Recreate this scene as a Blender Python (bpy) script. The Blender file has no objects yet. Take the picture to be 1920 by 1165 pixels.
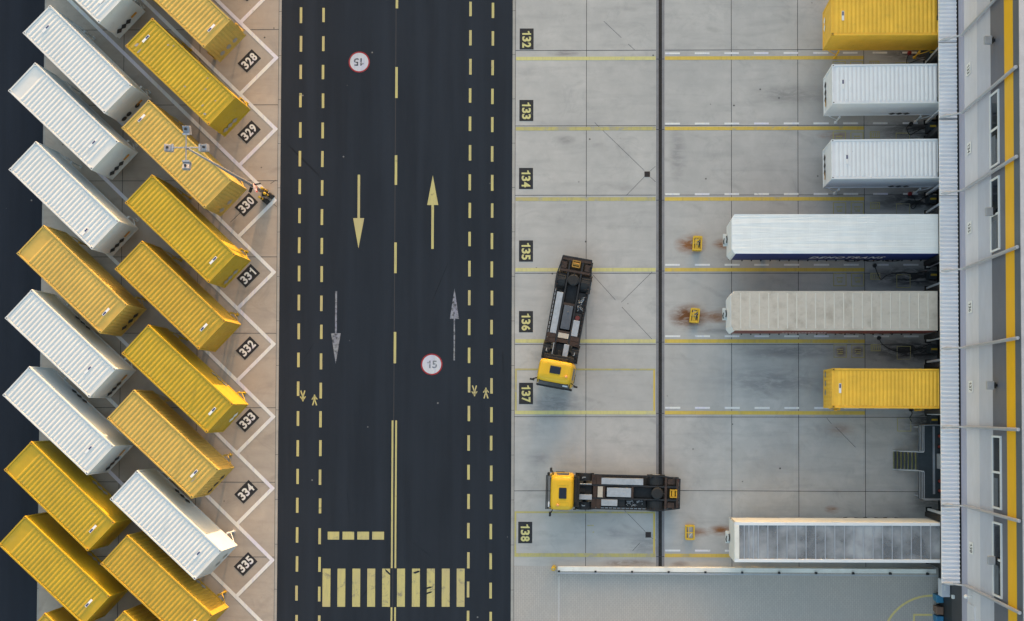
import bpy, bmesh, math, random
from mathutils import Vector, Matrix, Euler
random.seed(7)
PI = math.pi
scene = bpy.context.scene
col = scene.collection

# ------------------------------------------------------------------ camera
CAM_F, CAM_CX, CAM_CY = 1874.517, 1128.397, 730.734          # solved from the photo, pixels of 1920x1165
CAM_R = (0.020832, 0.01232, 0.001435); CAM_H = 68.287
cd = bpy.data.cameras.new('camera'); cam = bpy.data.objects.new('camera', cd); col.objects.link(cam)
cd.sensor_width = 36; cd.lens = CAM_F / 1920 * 36
cd.shift_x = (960 - CAM_CX) / 1920; cd.shift_y = (CAM_CY - 582.5) / 1920
cd.clip_start = 1; cd.clip_end = 5000
cam.location = (0, 0, CAM_H); cam.rotation_euler = CAM_R
scene.camera = cam

# ------------------------------------------------------------------ light
SUN_EL, SUN_AZ = math.radians(3.95), math.radians(12.0)       # azimuth from +Y towards +X
w = bpy.data.worlds.new("World"); scene.world = w; w.use_nodes = True
nt = w.node_tree; bg = nt.nodes['Background']
sky = nt.nodes.new('ShaderNodeTexSky'); sky.sky_type = 'NISHITA'; sky.sun_disc = False
sky.sun_elevation = SUN_EL; sky.sun_rotation = SUN_AZ
sky.air_density = 1.0; sky.dust_density = 4.0; sky.ozone_density = 0.7; sky.altitude = 0
nt.links.new(sky.outputs[0], bg.inputs[0]); bg.inputs[1].default_value = 0.15
sd = bpy.data.lights.new('sun', 'SUN'); sun = bpy.data.objects.new('sun', sd); col.objects.link(sun)
sd.energy = 1.3; sd.angle = math.radians(0.6); sd.color = (1.0, 0.62, 0.35)
sdir = Vector((math.sin(SUN_AZ) * math.cos(SUN_EL), math.cos(SUN_AZ) * math.cos(SUN_EL), math.sin(SUN_EL)))
sun.rotation_euler = sdir.to_track_quat('Z', 'Y').to_euler(); sun.location = (0, 60, 40)
vs = scene.view_settings
vs.view_transform = 'Standard'; vs.look = 'None'; vs.gamma = 1; vs.exposure = 2.76

# ------------------------------------------------------------------ helpers
_R = Euler(CAM_R, 'XYZ').to_matrix()
def G(u, v, z=0.0):
    """point of the photo (pixels) -> point in the place at height z"""
    d = _R @ Vector(((u - CAM_CX) / CAM_F, -(v - CAM_CY) / CAM_F, -1.0))
    p = d * ((z - CAM_H) / d.z)
    return Vector((p.x, p.y, z))

class MB:
    def __init__(s): s.v = []; s.f = []; s.m = []
    def poly(s, pts, m=0):
        n = len(s.v); s.v += [tuple(p) for p in pts]; s.f.append(tuple(range(n, n + len(pts)))); s.m.append(m); return s
    def hexa(s, b, t, m=0):
        """b, t: 4 bottom and 4 top points, counter-clockwise from above"""
        n = len(s.v); s.v += [tuple(p) for p in list(b) + list(t)]
        s.f += [(n+3, n+2, n+1, n), (n+4, n+5, n+6, n+7)] + [(n+i, n+(i+1) % 4, n+4+(i+1) % 4, n+4+i) for i in range(4)]
        s.m += [m] * 6; return s
    def box(s, x0, x1, y0, y1, z0, z1, m=0, tx=0.0, ty=0.0):
        """box, the top inset by tx, ty"""
        return s.hexa([(x0, y0, z0), (x1, y0, z0), (x1, y1, z0), (x0, y1, z0)],
                      [(x0+tx, y0+ty, z1), (x1-tx, y0+ty, z1), (x1-tx, y1-ty, z1), (x0+tx, y1-ty, z1)], m)
    def bar(s, a, b, wd, ht=None, m=0, up=(0, 0, 1)):
        a, b = Vector(a), Vector(b); ht = ht or wd; d = (b - a).normalized(); u = Vector(up)
        if abs(d.dot(u)) > .98: u = Vector((1, 0, 0))
        r = d.cross(u).normalized() * wd / 2; q = r.cross(d).normalized() * ht / 2
        return s.hexa([a-r-q, b-r-q, b+r-q, a+r-q], [a-r+q, b-r+q, b+r+q, a+r+q], m)
    def tube(s, pts, r, n=8, m=0, cap=True):
        pts = [Vector(p) for p in pts]; rs = r if isinstance(r, (list, tuple)) else [r] * len(pts); base = len(s.v)
        for i, p in enumerate(pts):
            d = (pts[min(i+1, len(pts)-1)] - pts[max(i-1, 0)]).normalized()
            u = Vector((0, 0, 1)) if abs(d.z) < .9 else Vector((1, 0, 0))
            a = d.cross(u).normalized(); b = a.cross(d)
            for k in range(n):
                t = 2 * PI * k / n; s.v.append(tuple(p + (a * math.cos(t) + b * math.sin(t)) * rs[i]))
        for i in range(len(pts) - 1):
            for k in range(n):
                s.f.append((base+i*n+k, base+i*n+(k+1) % n, base+(i+1)*n+(k+1) % n, base+(i+1)*n+k)); s.m.append(m)
        if cap:
            s.f.append(tuple(base+k for k in range(n))[::-1]); s.m.append(m)
            s.f.append(tuple(base+(len(pts)-1)*n+k for k in range(n))); s.m.append(m)
        return s
    def disc(s, c, r, n=28, m=0, r2=None):
        if r2 is None: return s.poly([(c[0]+r*math.cos(2*PI*k/n), c[1]+r*math.sin(2*PI*k/n), c[2]) for k in range(n)], m)
        for k in range(n):
            a, b = 2*PI*k/n, 2*PI*(k+1)/n
            s.poly([(c[0]+r2*math.cos(a), c[1]+r2*math.sin(a), c[2]), (c[0]+r*math.cos(a), c[1]+r*math.sin(a), c[2]),
                    (c[0]+r*math.cos(b), c[1]+r*math.sin(b), c[2]), (c[0]+r2*math.cos(b), c[1]+r2*math.sin(b), c[2])], m)
        return s
    def mesh(s, name, mats):
        me = bpy.data.meshes.new(name); me.from_pydata(s.v, [], s.f)
        for m in (mats if isinstance(mats, (list, tuple)) else [mats]): me.materials.append(m)
        me.polygons.foreach_set('material_index', s.m)
        bm = bmesh.new(); bm.from_mesh(me); bmesh.ops.recalc_face_normals(bm, faces=bm.faces); bm.to_mesh(me); bm.free()
        return me
    def build(s, name, mats, parent=None, bevel=0, smooth=False):
        o = link(name, s.mesh(name, mats), parent)
        if bevel: bev(o, bevel)
        if smooth:
            for p in o.data.polygons: p.use_smooth = len(p.vertices) < 7
        return o
def bev(o, wd, seg=2):
    m = o.modifiers.new('bevel', 'BEVEL'); m.width = wd; m.segments = seg; m.limit_method = 'ANGLE'; m.angle_limit = math.radians(40)
def link(name, data, parent=None):
    o = bpy.data.objects.new(name, data); col.objects.link(o)
    if parent: o.parent = parent
    return o
def tag(o, label=None, cat=None, group=None, kind=None):
    for k, v in (('label', label), ('category', cat), ('group', group), ('kind', kind)):
        if v: o[k] = v
    return o
def thing(name, loc, rz, label, cat, group=None):
    o = link(name, None); o.empty_display_size = .3; o.location = loc; o.rotation_euler = (0, 0, rz); return tag(o, label, cat, group)
def copy_tree(o, parent=None):
    c = o.copy(); col.objects.link(c)
    if parent: c.parent = parent
    for ch in list(o.children): copy_tree(ch, c)
    return c

_tc = {}
def text_mesh(name, txt, width, height, mat, bold=0.02, shear=0.0, spacing=1.0):
    """flat lettering centred on the origin, x to the right, y up"""
    cu = bpy.data.curves.new('lettering', 'FONT'); cu.body = txt; cu.size = 1; cu.offset = bold; cu.shear = shear; cu.space_character = spacing
    cu.resolution_u = 4
    t = bpy.data.objects.new('lettering', cu); col.objects.link(t)
    dg = bpy.context.evaluated_depsgraph_get(); me = bpy.data.meshes.new_from_object(t.evaluated_get(dg))
    bpy.data.objects.remove(t); bpy.data.curves.remove(cu)
    if txt in ('1',):
        bpy.data.meshes.remove(me); me = MB().poly([(.42, 0, 0), (.66, 0, 0), (.66, 1, 0), (.48, 1, 0), (.42, .86, 0), (.12, .78, 0), (.12, .62, 0), (.42, .66, 0)]).mesh(name, mat)
    xs = [v.co.x for v in me.vertices]; ys = [v.co.y for v in me.vertices]
    cx, cy = (min(xs)+max(xs))/2, (min(ys)+max(ys))/2; sx, sy = width/(max(xs)-min(xs)), height/(max(ys)-min(ys))
    for v in me.vertices: v.co = ((v.co.x-cx)*sx, (v.co.y-cy)*sy, 0)
    me.name = name; me.materials.clear(); me.materials.append(mat)
    return me

def number_mesh(name, txt, width, height, mat, bold=.03):
    """block figures side by side, as on painted number plates"""
    cell = width/len(txt); vs_, fs_ = [], []
    for i, ch in enumerate(txt):
        m = text_mesh('figure', ch, cell*(.60 if ch == '1' else .86), height, mat, bold); n = len(vs_)
        vs_ += [(v.co.x - width/2 + cell*(i+.5), v.co.y, 0) for v in m.vertices]; fs_ += [tuple(k+n for k in p.vertices) for p in m.polygons]; bpy.data.meshes.remove(m)
    me = bpy.data.meshes.new(name); me.from_pydata(vs_, [], fs_); me.materials.append(mat); return me
# ------------------------------------------------------------------ materials
def srgb(r, g, b):
    f = lambda c: (c/255/12.92 if c/255 <= .04045 else ((c/255+.055)/1.055)**2.4)
    return (f(r), f(g), f(b), 1)
class NT:
    def __init__(s, name):
        s.m = bpy.data.materials.new(name); s.m.use_nodes = True; s.t = s.m.node_tree; s.b = s.t.nodes['Principled BSDF']
        s.co = s.t.nodes.new('ShaderNodeTexCoord')
    def n(s, typ, **kw):
        x = s.t.nodes.new(typ)
        for k, v in kw.items(): setattr(x, k, v)
        return x
    def l(s, a, b): s.t.links.new(a, b)
    def noise(s, scale, detail=5, vec=None, rough=.6, dist=0):
        n = s.n('ShaderNodeTexNoise'); n.inputs['Scale'].default_value = scale; n.inputs['Detail'].default_value = detail
        n.inputs['Roughness'].default_value = rough; n.inputs['Distortion'].default_value = dist
        s.l(vec or s.co.outputs['Object'], n.inputs['Vector']); return n.outputs[0]
    def ramp(s, fac, lo, hi, a=0.0, b=1.0):
        r = s.n('ShaderNodeMapRange'); r.inputs[1].default_value = lo; r.inputs[2].default_value = hi
        r.inputs[3].default_value = a; r.inputs[4].default_value = b; s.l(fac, r.inputs[0]); return r.outputs[0]
    def mix(s, fac, a, b, mode='MIX'):
        x = s.n('ShaderNodeMix', data_type='RGBA', blend_type=mode)
        if isinstance(fac, (int, float)): x.inputs[0].default_value = fac
        else: s.l(fac, x.inputs[0])
        for i, c in ((6, a), (7, b)):
            if isinstance(c, tuple): x.inputs[i].default_value = c
            else: s.l(c, x.inputs[i])
        return x.outputs[2]
    def math(s, op, a, b=0.0):
        x = s.n('ShaderNodeMath', operation=op)
        for i, c in ((0, a), (1, b)):
            if isinstance(c, (int, float)): x.inputs[i].default_value = c
            else: s.l(c, x.inputs[i])
        return x.outputs[0]
    def mapped(s, scale=(1, 1, 1), loc=(0, 0, 0), rand=False):
        m = s.n('ShaderNodeMapping'); m.inputs['Scale'].default_value = scale; m.inputs['Location'].default_value = loc
        src = s.co.outputs['Object']
        if rand:
            oi = s.n('ShaderNodeObjectInfo'); mu = s.math('MULTIPLY', oi.outputs['Random'], 50.0)
            ad = s.n('ShaderNodeVectorMath', operation='ADD'); s.l(src, ad.inputs[0]); s.l(mu, ad.inputs[1]); src = ad.outputs[0]
        s.l(src, m.inputs['Vector']); return m.outputs[0]
    def out(s, colr, rough=.6, metal=0.0, bump=None, bstr=.2, bdist=.02, spec=None):
        if isinstance(colr, tuple): s.b.inputs['Base Color'].default_value = colr
        else: s.l(colr, s.b.inputs['Base Color'])
        if isinstance(rough, (int, float)): s.b.inputs['Roughness'].default_value = rough
        else: s.l(rough, s.b.inputs['Roughness'])
        s.b.inputs['Metallic'].default_value = metal
        if spec is not None: s.b.inputs['Specular IOR Level'].default_value = spec
        if bump is not None:
            b = s.n('ShaderNodeBump'); b.inputs['Strength'].default_value = bstr; b.inputs['Distance'].default_value = bdist
            s.l(bump, b.inputs['Height']); s.l(b.outputs[0], s.b.inputs['Normal'])
        return s.m
def sc(c, k): return (c[0]*k, c[1]*k, c[2]*k, 1)
def plain(name, c, rough=.5, metal=0.0, var=.15, scale=1.5, dirt=(.08, .065, .05, 1), amt=.25, rand=True):
    t = NT(name); v = t.mapped(rand=rand)
    n1 = t.noise(scale, 6, v); n2 = t.noise(scale*6, 4, v)
    base = t.mix(t.ramp(n1, .3, .7), sc(c, 1-var), sc(c, 1+var))
    base = t.mix(t.ramp(t.math('MULTIPLY', n1, n2), .3, .5, 0, amt), base, dirt)
    return t.out(base, t.ramp(n2, .3, .7, max(.05, rough-.1), min(1, rough+.1)), metal)
def flat(name, c, rough=.6, metal=0.0): return NT(name).out(c, rough, metal)

YEL = (.62, .37, .028, 1)
M = {}
def paint_steel(name, c, dirt, amt, rough=.52, streak=.12):
    t = NT(name); v = t.mapped(rand=True)
    n1 = t.noise(.8, 6, v); n2 = t.noise(7, 5, v); n3 = t.noise(1.0, 5, t.mapped((1.2, 1.2, 9), rand=True)); n4 = t.noise(2.2, 6, v, .7)
    base = t.mix(t.ramp(n1, .3, .7), sc(c, 1-streak), sc(c, 1+streak*.7))
    base = t.mix(t.ramp(n3, .55, .8, 0, amt*.6), base, dirt)
    base = t.mix(t.ramp(n4, .58, .72, 0, amt), base, dirt)
    n5 = t.noise(.55, 8, v, .75, 1.2)
    base = t.mix(t.ramp(n5, .60, .64, 0, amt*.55), base, (c[0]*.72, c[1]*.66, c[2]*.6+.01, 1))
    base = t.mix(t.ramp(t.noise(5, 3, v, .9), .71, .75, 0, .8), base, (.10, .05, .025, 1))
    base = t.mix(t.ramp(n2, .70, .77, 0, .6), base, sc(c, .45))
    return t.out(base, t.ramp(n2, .3, .7, rough-.08, rough+.15), 0)
M['yellow'] = paint_steel('yellow_paint', (.46, .292, .022, 1), (.30, .17, .03, 1), .35)
M['yellow_pale'] = paint_steel('faded_yellow_paint', (.51, .345, .075, 1), (.38, .26, .07, 1), .3, .6)
M['yellow_lemon'] = paint_steel('lemon_yellow_paint', (.45, .300, .010, 1), (.38, .28, .08, 1), .4)
M['yellow_deep'] = paint_steel('deep_yellow_paint', (.55, .30, .012, 1), (.25, .13, .02, 1), .35)
M['yellow_sky_lift'] = paint_steel('sky_lifted_yellow_paint', (.86, .50, .045, 1), (.5, .3, .04, 1), .3)  # lighter copy of the yellow, painting back skylight lost beside the warehouse
M['white'] = paint_steel('white_paint', (.585, .615, .63, 1), (.46, .45, .43, 1), .35, .55, .05)
M['white_bright'] = paint_steel('clean_white_paint', (.74, .76, .79, 1), (.50, .49, .46, 1), .25, .4, .04)
M['white_dirty'] = paint_steel('weathered_white_paint', (.66, .66, .65, 1), (.45, .42, .38, 1), .45, .5, .06)
M['black'] = plain('black_rubber', (.012, .013, .015, 1), .7, amt=.15)
M['dark_steel'] = plain('dark_steel', (.016, .017, .020, 1), .55, .1, .3, 2.5, (.05, .026, .018, 1), .3)
M['rust_steel'] = plain('rusty_steel', (.042, .025, .020, 1), .8, 0, .4, 3, (.02, .018, .018, 1), .7)
M['silver'] = plain('aluminium_sheet', (.42, .44, .47, 1), .45, .35, .15, 3, (.16, .13, .11, 1), .4)
M['galv'] = plain('galvanised_steel', (.40, .42, .46, 1), .45, .4, .12, 2, (.2, .2, .2, 1), .3)
M['glass_dark'] = flat('dark_glass', (.012, .016, .024, 1), .08)
M['decal_blue'] = flat('blue_print', (.02, .03, .12, 1), .5)
M['decal_white'] = flat('white_print', (.78, .78, .78, 1), .5)
M['decal_black'] = flat('black_print', (.03, .03, .034, 1), .6)
M['decal_grey'] = flat('grey_print', (.28, .27, .25, 1), .6)
M['orange'] = flat('orange_reflector', (.55, .26, .02, 1), .4)
M['rust'] = plain('rust_brown', (.12, .045, .02, 1), .85, amt=.5)

# concrete, asphalt, paving
def concrete(name, c, stains_and_shade=(), spots=True, warm=.0):
    t = NT(name); o = t.co.outputs['Object']
    big = t.noise(.16, 5, None, .55); mid = t.noise(.9, 7, None, .65, .3); fine = t.noise(14, 4, None, .7)
    strk = t.noise(1.0, 6, t.mapped((.22, 1.6, 1)), .6, .2)
    k = t.mix(t.ramp(big, .3, .7), sc(c, .86), sc((c[0]*1.02, c[1]*1.0, c[2]*.98), 1.1))
    k = t.mix(t.ramp(mid, .35, .75, 0, .5), k, sc(c, .70))
    k = t.mix(t.ramp(strk, .5, .75, 0, .45), k, sc((c[0], c[1]*1.0, c[2]*1.04), .60))
    k = t.mix(t.ramp(fine, .3, .7, 0, .22), k, sc(c, .75))
    wv = t.n('ShaderNodeTexWave', wave_type='RINGS', rings_direction='Z'); wv.inputs['Scale'].default_value = .13; wv.inputs['Distortion'].default_value = 3; wv.inputs['Detail'].default_value = 3; t.l(t.mapped((1, 1, 1), (9, 31, 0)), wv.inputs['Vector'])
    k = t.mix(t.math('MULTIPLY', t.ramp(wv.outputs['Fac'], .93, 1.0, 0, 1), t.ramp(t.noise(.5, 5), .5, .65, 0, .35)), k, sc(c, .5))
    blot = t.noise(.45, 8, None, .78, .8)
    k = t.mix(t.ramp(blot, .54, .68, 0, .42), k, sc((c[0]*.98, c[1], c[2]*1.03), .6))
    # each cast slab has its own tone
    vor = t.n('ShaderNodeTexWhiteNoise', noise_dimensions='2D')
    fl = t.n('ShaderNodeVectorMath', operation='FLOOR'); mp = t.mapped((1/4.7, 1/4.87, 1), (.4, .03, 0)); t.l(mp, fl.inputs[0]); t.l(fl.outputs[0], vor.inputs['Vector'])
    k = t.mix(t.ramp(vor.outputs['Value'], 0, 1, 0, .16), k, sc(c, .6))
    if spots:
        sp = t.n('ShaderNodeTexVoronoi'); sp.inputs['Scale'].default_value = .8; sp.inputs['Randomness'].default_value = 1; t.l(o, sp.inputs['Vector'])
        g = t.noise(.35, 2)
        k = t.mix(t.math('MULTIPLY', t.ramp(sp.outputs['Distance'], .035, .065, 1, 0), t.ramp(g, .5, .55, 0, .85)), k, (.02, .02, .022, 1))
    for (x, y, rx, ry, cc, amt) in stains_and_shade:
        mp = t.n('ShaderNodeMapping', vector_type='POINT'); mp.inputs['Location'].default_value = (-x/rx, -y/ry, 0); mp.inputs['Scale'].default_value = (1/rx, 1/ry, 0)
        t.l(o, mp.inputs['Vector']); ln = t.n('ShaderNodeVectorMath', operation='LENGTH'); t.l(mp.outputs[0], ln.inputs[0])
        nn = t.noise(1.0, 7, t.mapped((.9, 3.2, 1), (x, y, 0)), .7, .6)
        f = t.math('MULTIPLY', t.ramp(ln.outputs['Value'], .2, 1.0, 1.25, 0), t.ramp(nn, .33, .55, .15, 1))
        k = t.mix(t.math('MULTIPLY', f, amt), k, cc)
    return t.out(k, t.ramp(mid, .3, .7, .7, .95), 0, fine, .25, .01, .3)
def asphalt(name, c):
    t = NT(name)
    big = t.noise(.1, 4); strk = t.noise(1.0, 6, t.mapped((1.4, .12, 1)), .6); fine = t.noise(25, 3, None, .8); mid = t.noise(2.5, 6)
    k = t.mix(t.ramp(big, .3, .7), sc(c, .88), sc(c, 1.12))
    k = t.mix(t.ramp(strk, .42, .75, 0, .4), k, sc(c, 1.45))
    k = t.mix(t.ramp(strk, .5, .3, 0, .35), k, sc(c, .72))
    k = t.mix(t.ramp(mid, .5, .75, 0, .2), k, sc(c, .7))
    k = t.mix(t.ramp(fine, .35, .7, 0, .5), k, sc(c, 1.35))
    tr = t.noise(1.0, 3, t.mapped((.85, .03, 1), (3, 1, 0)), .5)
    k = t.mix(t.ramp(tr, .48, .68, 0, .45), k, sc(c, 1.5))
    ck = t.n('ShaderNodeTexVoronoi', feature='DISTANCE_TO_EDGE'); ck.inputs['Scale'].default_value = .16; t.l(t.mapped((1, .35, 1)), ck.inputs['Vector'])
    k = t.mix(t.math('MULTIPLY', t.ramp(ck.outputs['Distance'], .001, .005, 1, 0), t.ramp(t.noise(.2, 3), .55, .65, 0, .6)), k, sc(c, .35))
    vor = t.n('ShaderNodeTexVoronoi'); vor.inputs['Scale'].default_value = .5; t.l(t.co.outputs['Object'], vor.inputs['Vector'])
    k = t.mix(t.ramp(vor.outputs['Distance'], .02, .035, .6, 0), k, (.3, .3, .3, 1))
    return t.out(k, .9, 0, fine, .3, .01, .15)
def road_paint(name, c, under, wear=.5, scale=1.0):
    t = NT(name)
    a = t.noise(1.3*scale, 8, None, .75, .4); b = t.noise(18, 4, None, .8); s = t.noise(1, 6, t.mapped((5, .7, 1)), .7)
    k = t.mix(t.ramp(b, .3, .8, 0, .3), c, sc(c, .72))
    k = t.mix(t.ramp(s, .48, .72, 0, .6), k, (c[0]*.62, c[1]*.62, c[2]*.95, 1))
    k = t.mix(t.ramp(t.noise(.25, 3), .5, .62, 0, .35), k, (c[0]*.8, c[1]*.74, c[2]*1.15, 1))
    k = t.mix(t.ramp(a, .66 - wear*.22, .70 - wear*.12, 0, min(1, .35+wear*.8)), k, under)
    return t.out(k, .75, 0, None, spec=.3)
RUST = (.23, .10, .04, 1)
P = lambda u, v: tuple(G(u, v)[:2])
st = []
for (u, v, ru, rv, cc, am) in [
    (1294, 459, 1.2, .8, RUST, .9), (1290, 594, 1.5, 1.0, (.15, .065, .028, 1), 1.0), (1332, 594, 1.8, .5, RUST, .55), (1310, 998, 1.0, .4, RUST, .55),
    (1352, 994, 1.0, .45, RUST, .8), (1355, 458, .8, .45, RUST, .75), (1347, 597, .9, .4, RUST, .6), (1565, 254, 1.4, .35, RUST, .55),
    (1575, 806, 1.3, .6, RUST, .3), (1560, 956, .6, .35, RUST, .6), (1577, 659, .5, .5, (.09, .04, .02, 1), .7), (1608, 659, .5, .5, (.09, .04, .02, 1), .7),
    (1180, 1057, 2.3, .35, (.20, .16, .14, 1), .75), (1275, 1059, .8, .3, (.20, .16, .14, 1), .7), (1040, 760, 2.2, 1.3, (.10, .10, .11, 1), .45),  # last entry paints the soft shadow at the angled truck's front
    (1480, 178, 3.2, .9, (.18, .18, .18, 1), .45), (1450, 715, 4.2, 1.3, (.17, .17, .18, 1), .5), (1060, 100, 1.4, .3, (.14, .13, .14, 1), .5),
    (1210, 1020, 1.5, 1.2, (.14, .15, .16, 1), .4), (1270, 290, .7, 2.2, (.18, .18, .19, 1), .45), (1370, 585, 1.5, .4, RUST, .35),
    (1725, 100, 3.2, .9, (.05, .05, .052, 1), .85), (1725, 245, 3.4, .9, (.05, .05, .052, 1), .9), (1725, 375, 3.6, .9, (.04, .042, .045, 1), .95), (1715, 520, 4.4, 1.0, (.04, .042, .045, 1), .95), (1715, 657, 4.2, 1.1, (.04, .042, .045, 1), .95), (1738, 790, 2.2, 2.2, (.05, .05, .052, 1), .7), (1740, 940, 1.6, 1.2, (.12, .12, .12, 1), .5),  # dock patches: tyre grime that also paints in the shade between trailers
    (1660, 380, 1.6, .7, (.12, .12, .12, 1), .6), (1150, 1000, 1.2, .5, (.2, .2, .21, 1), .4), (1010, 860, 1.0, .8, (.22, .22, .23, 1), .5), (1060, 262, .8, .4, (.2, .2, .2, 1), .5), (1370, 620, 4.0, .3, (.2, .2, .21, 1), .5), (1480, 660, 4.0, .6, (.16, .16, .17, 1), .55)]:
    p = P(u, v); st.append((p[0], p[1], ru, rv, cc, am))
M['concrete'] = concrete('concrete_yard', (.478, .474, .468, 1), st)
M['concrete_left'] = concrete('concrete_bays', (.435, .388, .342, 1), [], True)  # base colour warmed to carry part of the low sun's tan
M['asphalt'] = asphalt('asphalt', (.0185, .0240, .0335, 1))
M['asphalt_old'] = asphalt('older_asphalt', (.0150, .020, .030, 1))
M['joint'] = flat('joint_sealant', (.035, .035, .04, 1), .8)
M['kerb'] = concrete('kerb_concrete', (.40, .39, .37, 1), [], False)
YM = (.52, .46, .19, 1)
M['m_yellow'] = road_paint('yellow_road_paint', YM, (.06, .065, .07, 1), .25)
M['m_cross'] = road_paint('worn_yellow_road_paint', YM, (.15, .145, .14, 1), .5)
M['m_yard'] = road_paint('yellow_bay_paint', (.64, .47, .10, 1), (.3, .3, .28, 1), .35, .5)
M['m_yard_left'] = road_paint('pale_yellow_bay_paint', (.60, .56, .24, 1), (.4, .39, .35, 1), .3, .5)
M['m_yard_faint'] = road_paint('faded_yellow_bay_paint', (.48, .43, .17, 1), (.33, .32, .28, 1), .7, .8)
M['m_white'] = road_paint('white_bay_paint', (.76, .76, .73, 1), (.40, .38, .35, 1), .22)
M['m_ghost'] = road_paint('worn_white_road_paint', (.27, .28, .30, 1), (.055, .06, .07, 1), .85, 3)
M['m_black'] = road_paint('black_ground_paint', (.028, .030, .034, 1), (.12, .12, .12, 1), .3)
M['m_red'] = road_paint('red_road_paint', (.33, .03, .035, 1), (.06, .065, .07, 1), .3)
M['m_disc'] = road_paint('white_disc_paint', (.55, .56, .60, 1), (.36, .37, .40, 1), .3)
M['m_ink'] = road_paint('dark_road_lettering', (.03, .04, .06, 1), (.4, .4, .42, 1), .8, 5)
M['m_inkfaint'] = road_paint('faint_road_lettering', (.17, .19, .22, 1), (.55, .56, .60, 1), .7, 5)
def paving():
    t = NT('block_paving'); br = t.n('ShaderNodeTexBrick'); br.inputs['Scale'].default_value = 1
    br.inputs['Brick Width'].default_value = .26; br.inputs['Row Height'].default_value = .13; br.inputs['Mortar Size'].default_value = .012
    br.inputs['Color1'].default_value = (.45, .405, .37, 1); br.inputs['Color2'].default_value = (.49, .445, .41, 1); br.inputs['Mortar'].default_value = (.34, .32, .30, 1)
    mp = t.n('ShaderNodeMapping'); mp.inputs['Rotation'].default_value = (0, 0, PI/2); t.l(t.co.outputs['Object'], mp.inputs[0]); t.l(mp.outputs[0], br.inputs['Vector'])
    k = t.mix(t.ramp(t.noise(.5, 7), .35, .75, 0, .45), br.outputs[0], (.36, .355, .35, 1))
    k = t.mix(t.ramp(t.noise(12, 4), .3, .7, 0, .25), k, (.34, .33, .32, 1))
    return t.out(k, .85, 0, br.outputs['Fac'], .3, .01, .3)
M['paving'] = paving()

# ------------------------------------------------------------------ ground, road, yard
def struct(name, mb, mat, parent=None, label=None):
    o = mb.build(name, mat, parent)
    if not parent: o['kind'] = 'structure'
    if label: o['label'] = label
    return o
def sheet(x0, x1, y0, y1, z): return MB().poly([(x0, y0, z), (x1, y0, z), (x1, y1, z), (x0, y1, z)])
RX0, RX1 = -23.02, -7.02           # road edges
LX = -39.4                         # left edge of the concrete bays
ground = struct('ground', sheet(-1500, 1500, -1500, 1500, -.012), M['asphalt_old'])
road = struct('road', sheet(RX0, RX1, -120, 420, -.004), M['asphalt'])
bays = struct('concrete_bays', sheet(LX, RX0-.18, -120, 420, 0), M['concrete_left'])
yard = struct('yard', sheet(RX1+.2, 22.0, -10.6, 420, 0), M['concrete'])
pave = struct('block_paving', sheet(RX1+.2, 22.0, -120, -10.6, 0), M['paving'])
for (x0, x1) in ((RX0-.18, RX0), (RX1, RX1+.2), (LX-.12, LX)):
    k = MB().box(x0, x1, -120, 420, -.1, .006)
    kb = struct('kerb', k, M['kerb'])
    j = MB()
    for i in range(-12, 40): j.box(x0, x1, i*3.06-.012, i*3.06+.012, .006, .0085)
    j.box(x0-.012 if x0 < -20 else x1-.012, x0+.012 if x0 < -20 else x1+.012, -120, 120, .0085, .0105)
    j.build('kerb_joint', M['joint'], kb)
jt = MB(); JZ = .004
def jline(mb, a, b, wd=.036, z=JZ):
    a, b = Vector((a[0], a[1], 0)), Vector((b[0], b[1], 0)); d = (b-a).normalized(); n = Vector((-d.y, d.x, 0))*wd/2
    mb.poly([(a-n).to_tuple()[:2]+(z,), (b-n).to_tuple()[:2]+(z,), (b+n).to_tuple()[:2]+(z,), (a+n).to_tuple()[:2]+(z,)])
for x in (-1.93, 8.02, 12.57, 17.09): jline(jt, (x, -10.6), (x, 60))
YL = [24.21, 19.35, 14.49, 9.63, 4.74, -.15]                  # bay lines 132|133 ... 137|
for y in (24.77, 19.55, 14.76, 9.39, 4.5, -.44): jline(jt, (RX1+.2, y), (2.84, y)); jline(jt, (3.45, y), (21.9, y))
jline(jt, (RX1+.2, -5.5), (2.84, -5.45)); jline(jt, (3.45, -5.45), (21.9, -5.5)); jline(jt, (RX1+.2, 29.6), (21.9, 29.6))
for (u0, v0, u1, v1) in [(1132, 40, 1165, 71), (1178, 83, 1191, 95), (1115, 230, 1208, 320), (1174, 367, 1208, 332), (1219, 321, 1229, 312), (1219, 332, 1229, 341),
    (1111, 515, 1154, 563), (1165, 567, 1223, 510), (1166, 576, 1222, 636), (1550, 784, 1559, 795), (1567, 801, 1604, 839), (1171, 957, 1210, 997), (1186, 1033, 1200, 1018), (1220, 1008, 1229, 1013)]:
    jline(jt, P(u0, v0), P(u1, v1), .024)
jt.build('slab_joint', M['joint'], yard)
jb = MB()
for v in (-85, 56.3, 197.3, 339.4, 482, 625, 764.5, 904, 1044, 1186):
    y = G(300, v).y; jline(jb, (LX, y), (RX0-.18, y))
for u in (229, 372): x = G(u, 400).x; jline(jb, (x, -60), (x, 60))
jline(jb, P(470, 380), P(432, 417), .03); jline(jb, P(517, 338), P(507, 345), .03); jline(jb, P(513, 383), P(519, 388), .03)
jb.build('slab_joint', M['joint'], bays)
rs = MB(); jline(rs, (G(741, 400).x-.02, -100), (G(741, 400).x-.02, 200), .05, .0); rs.build('seam', M['joint'], road)
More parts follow.
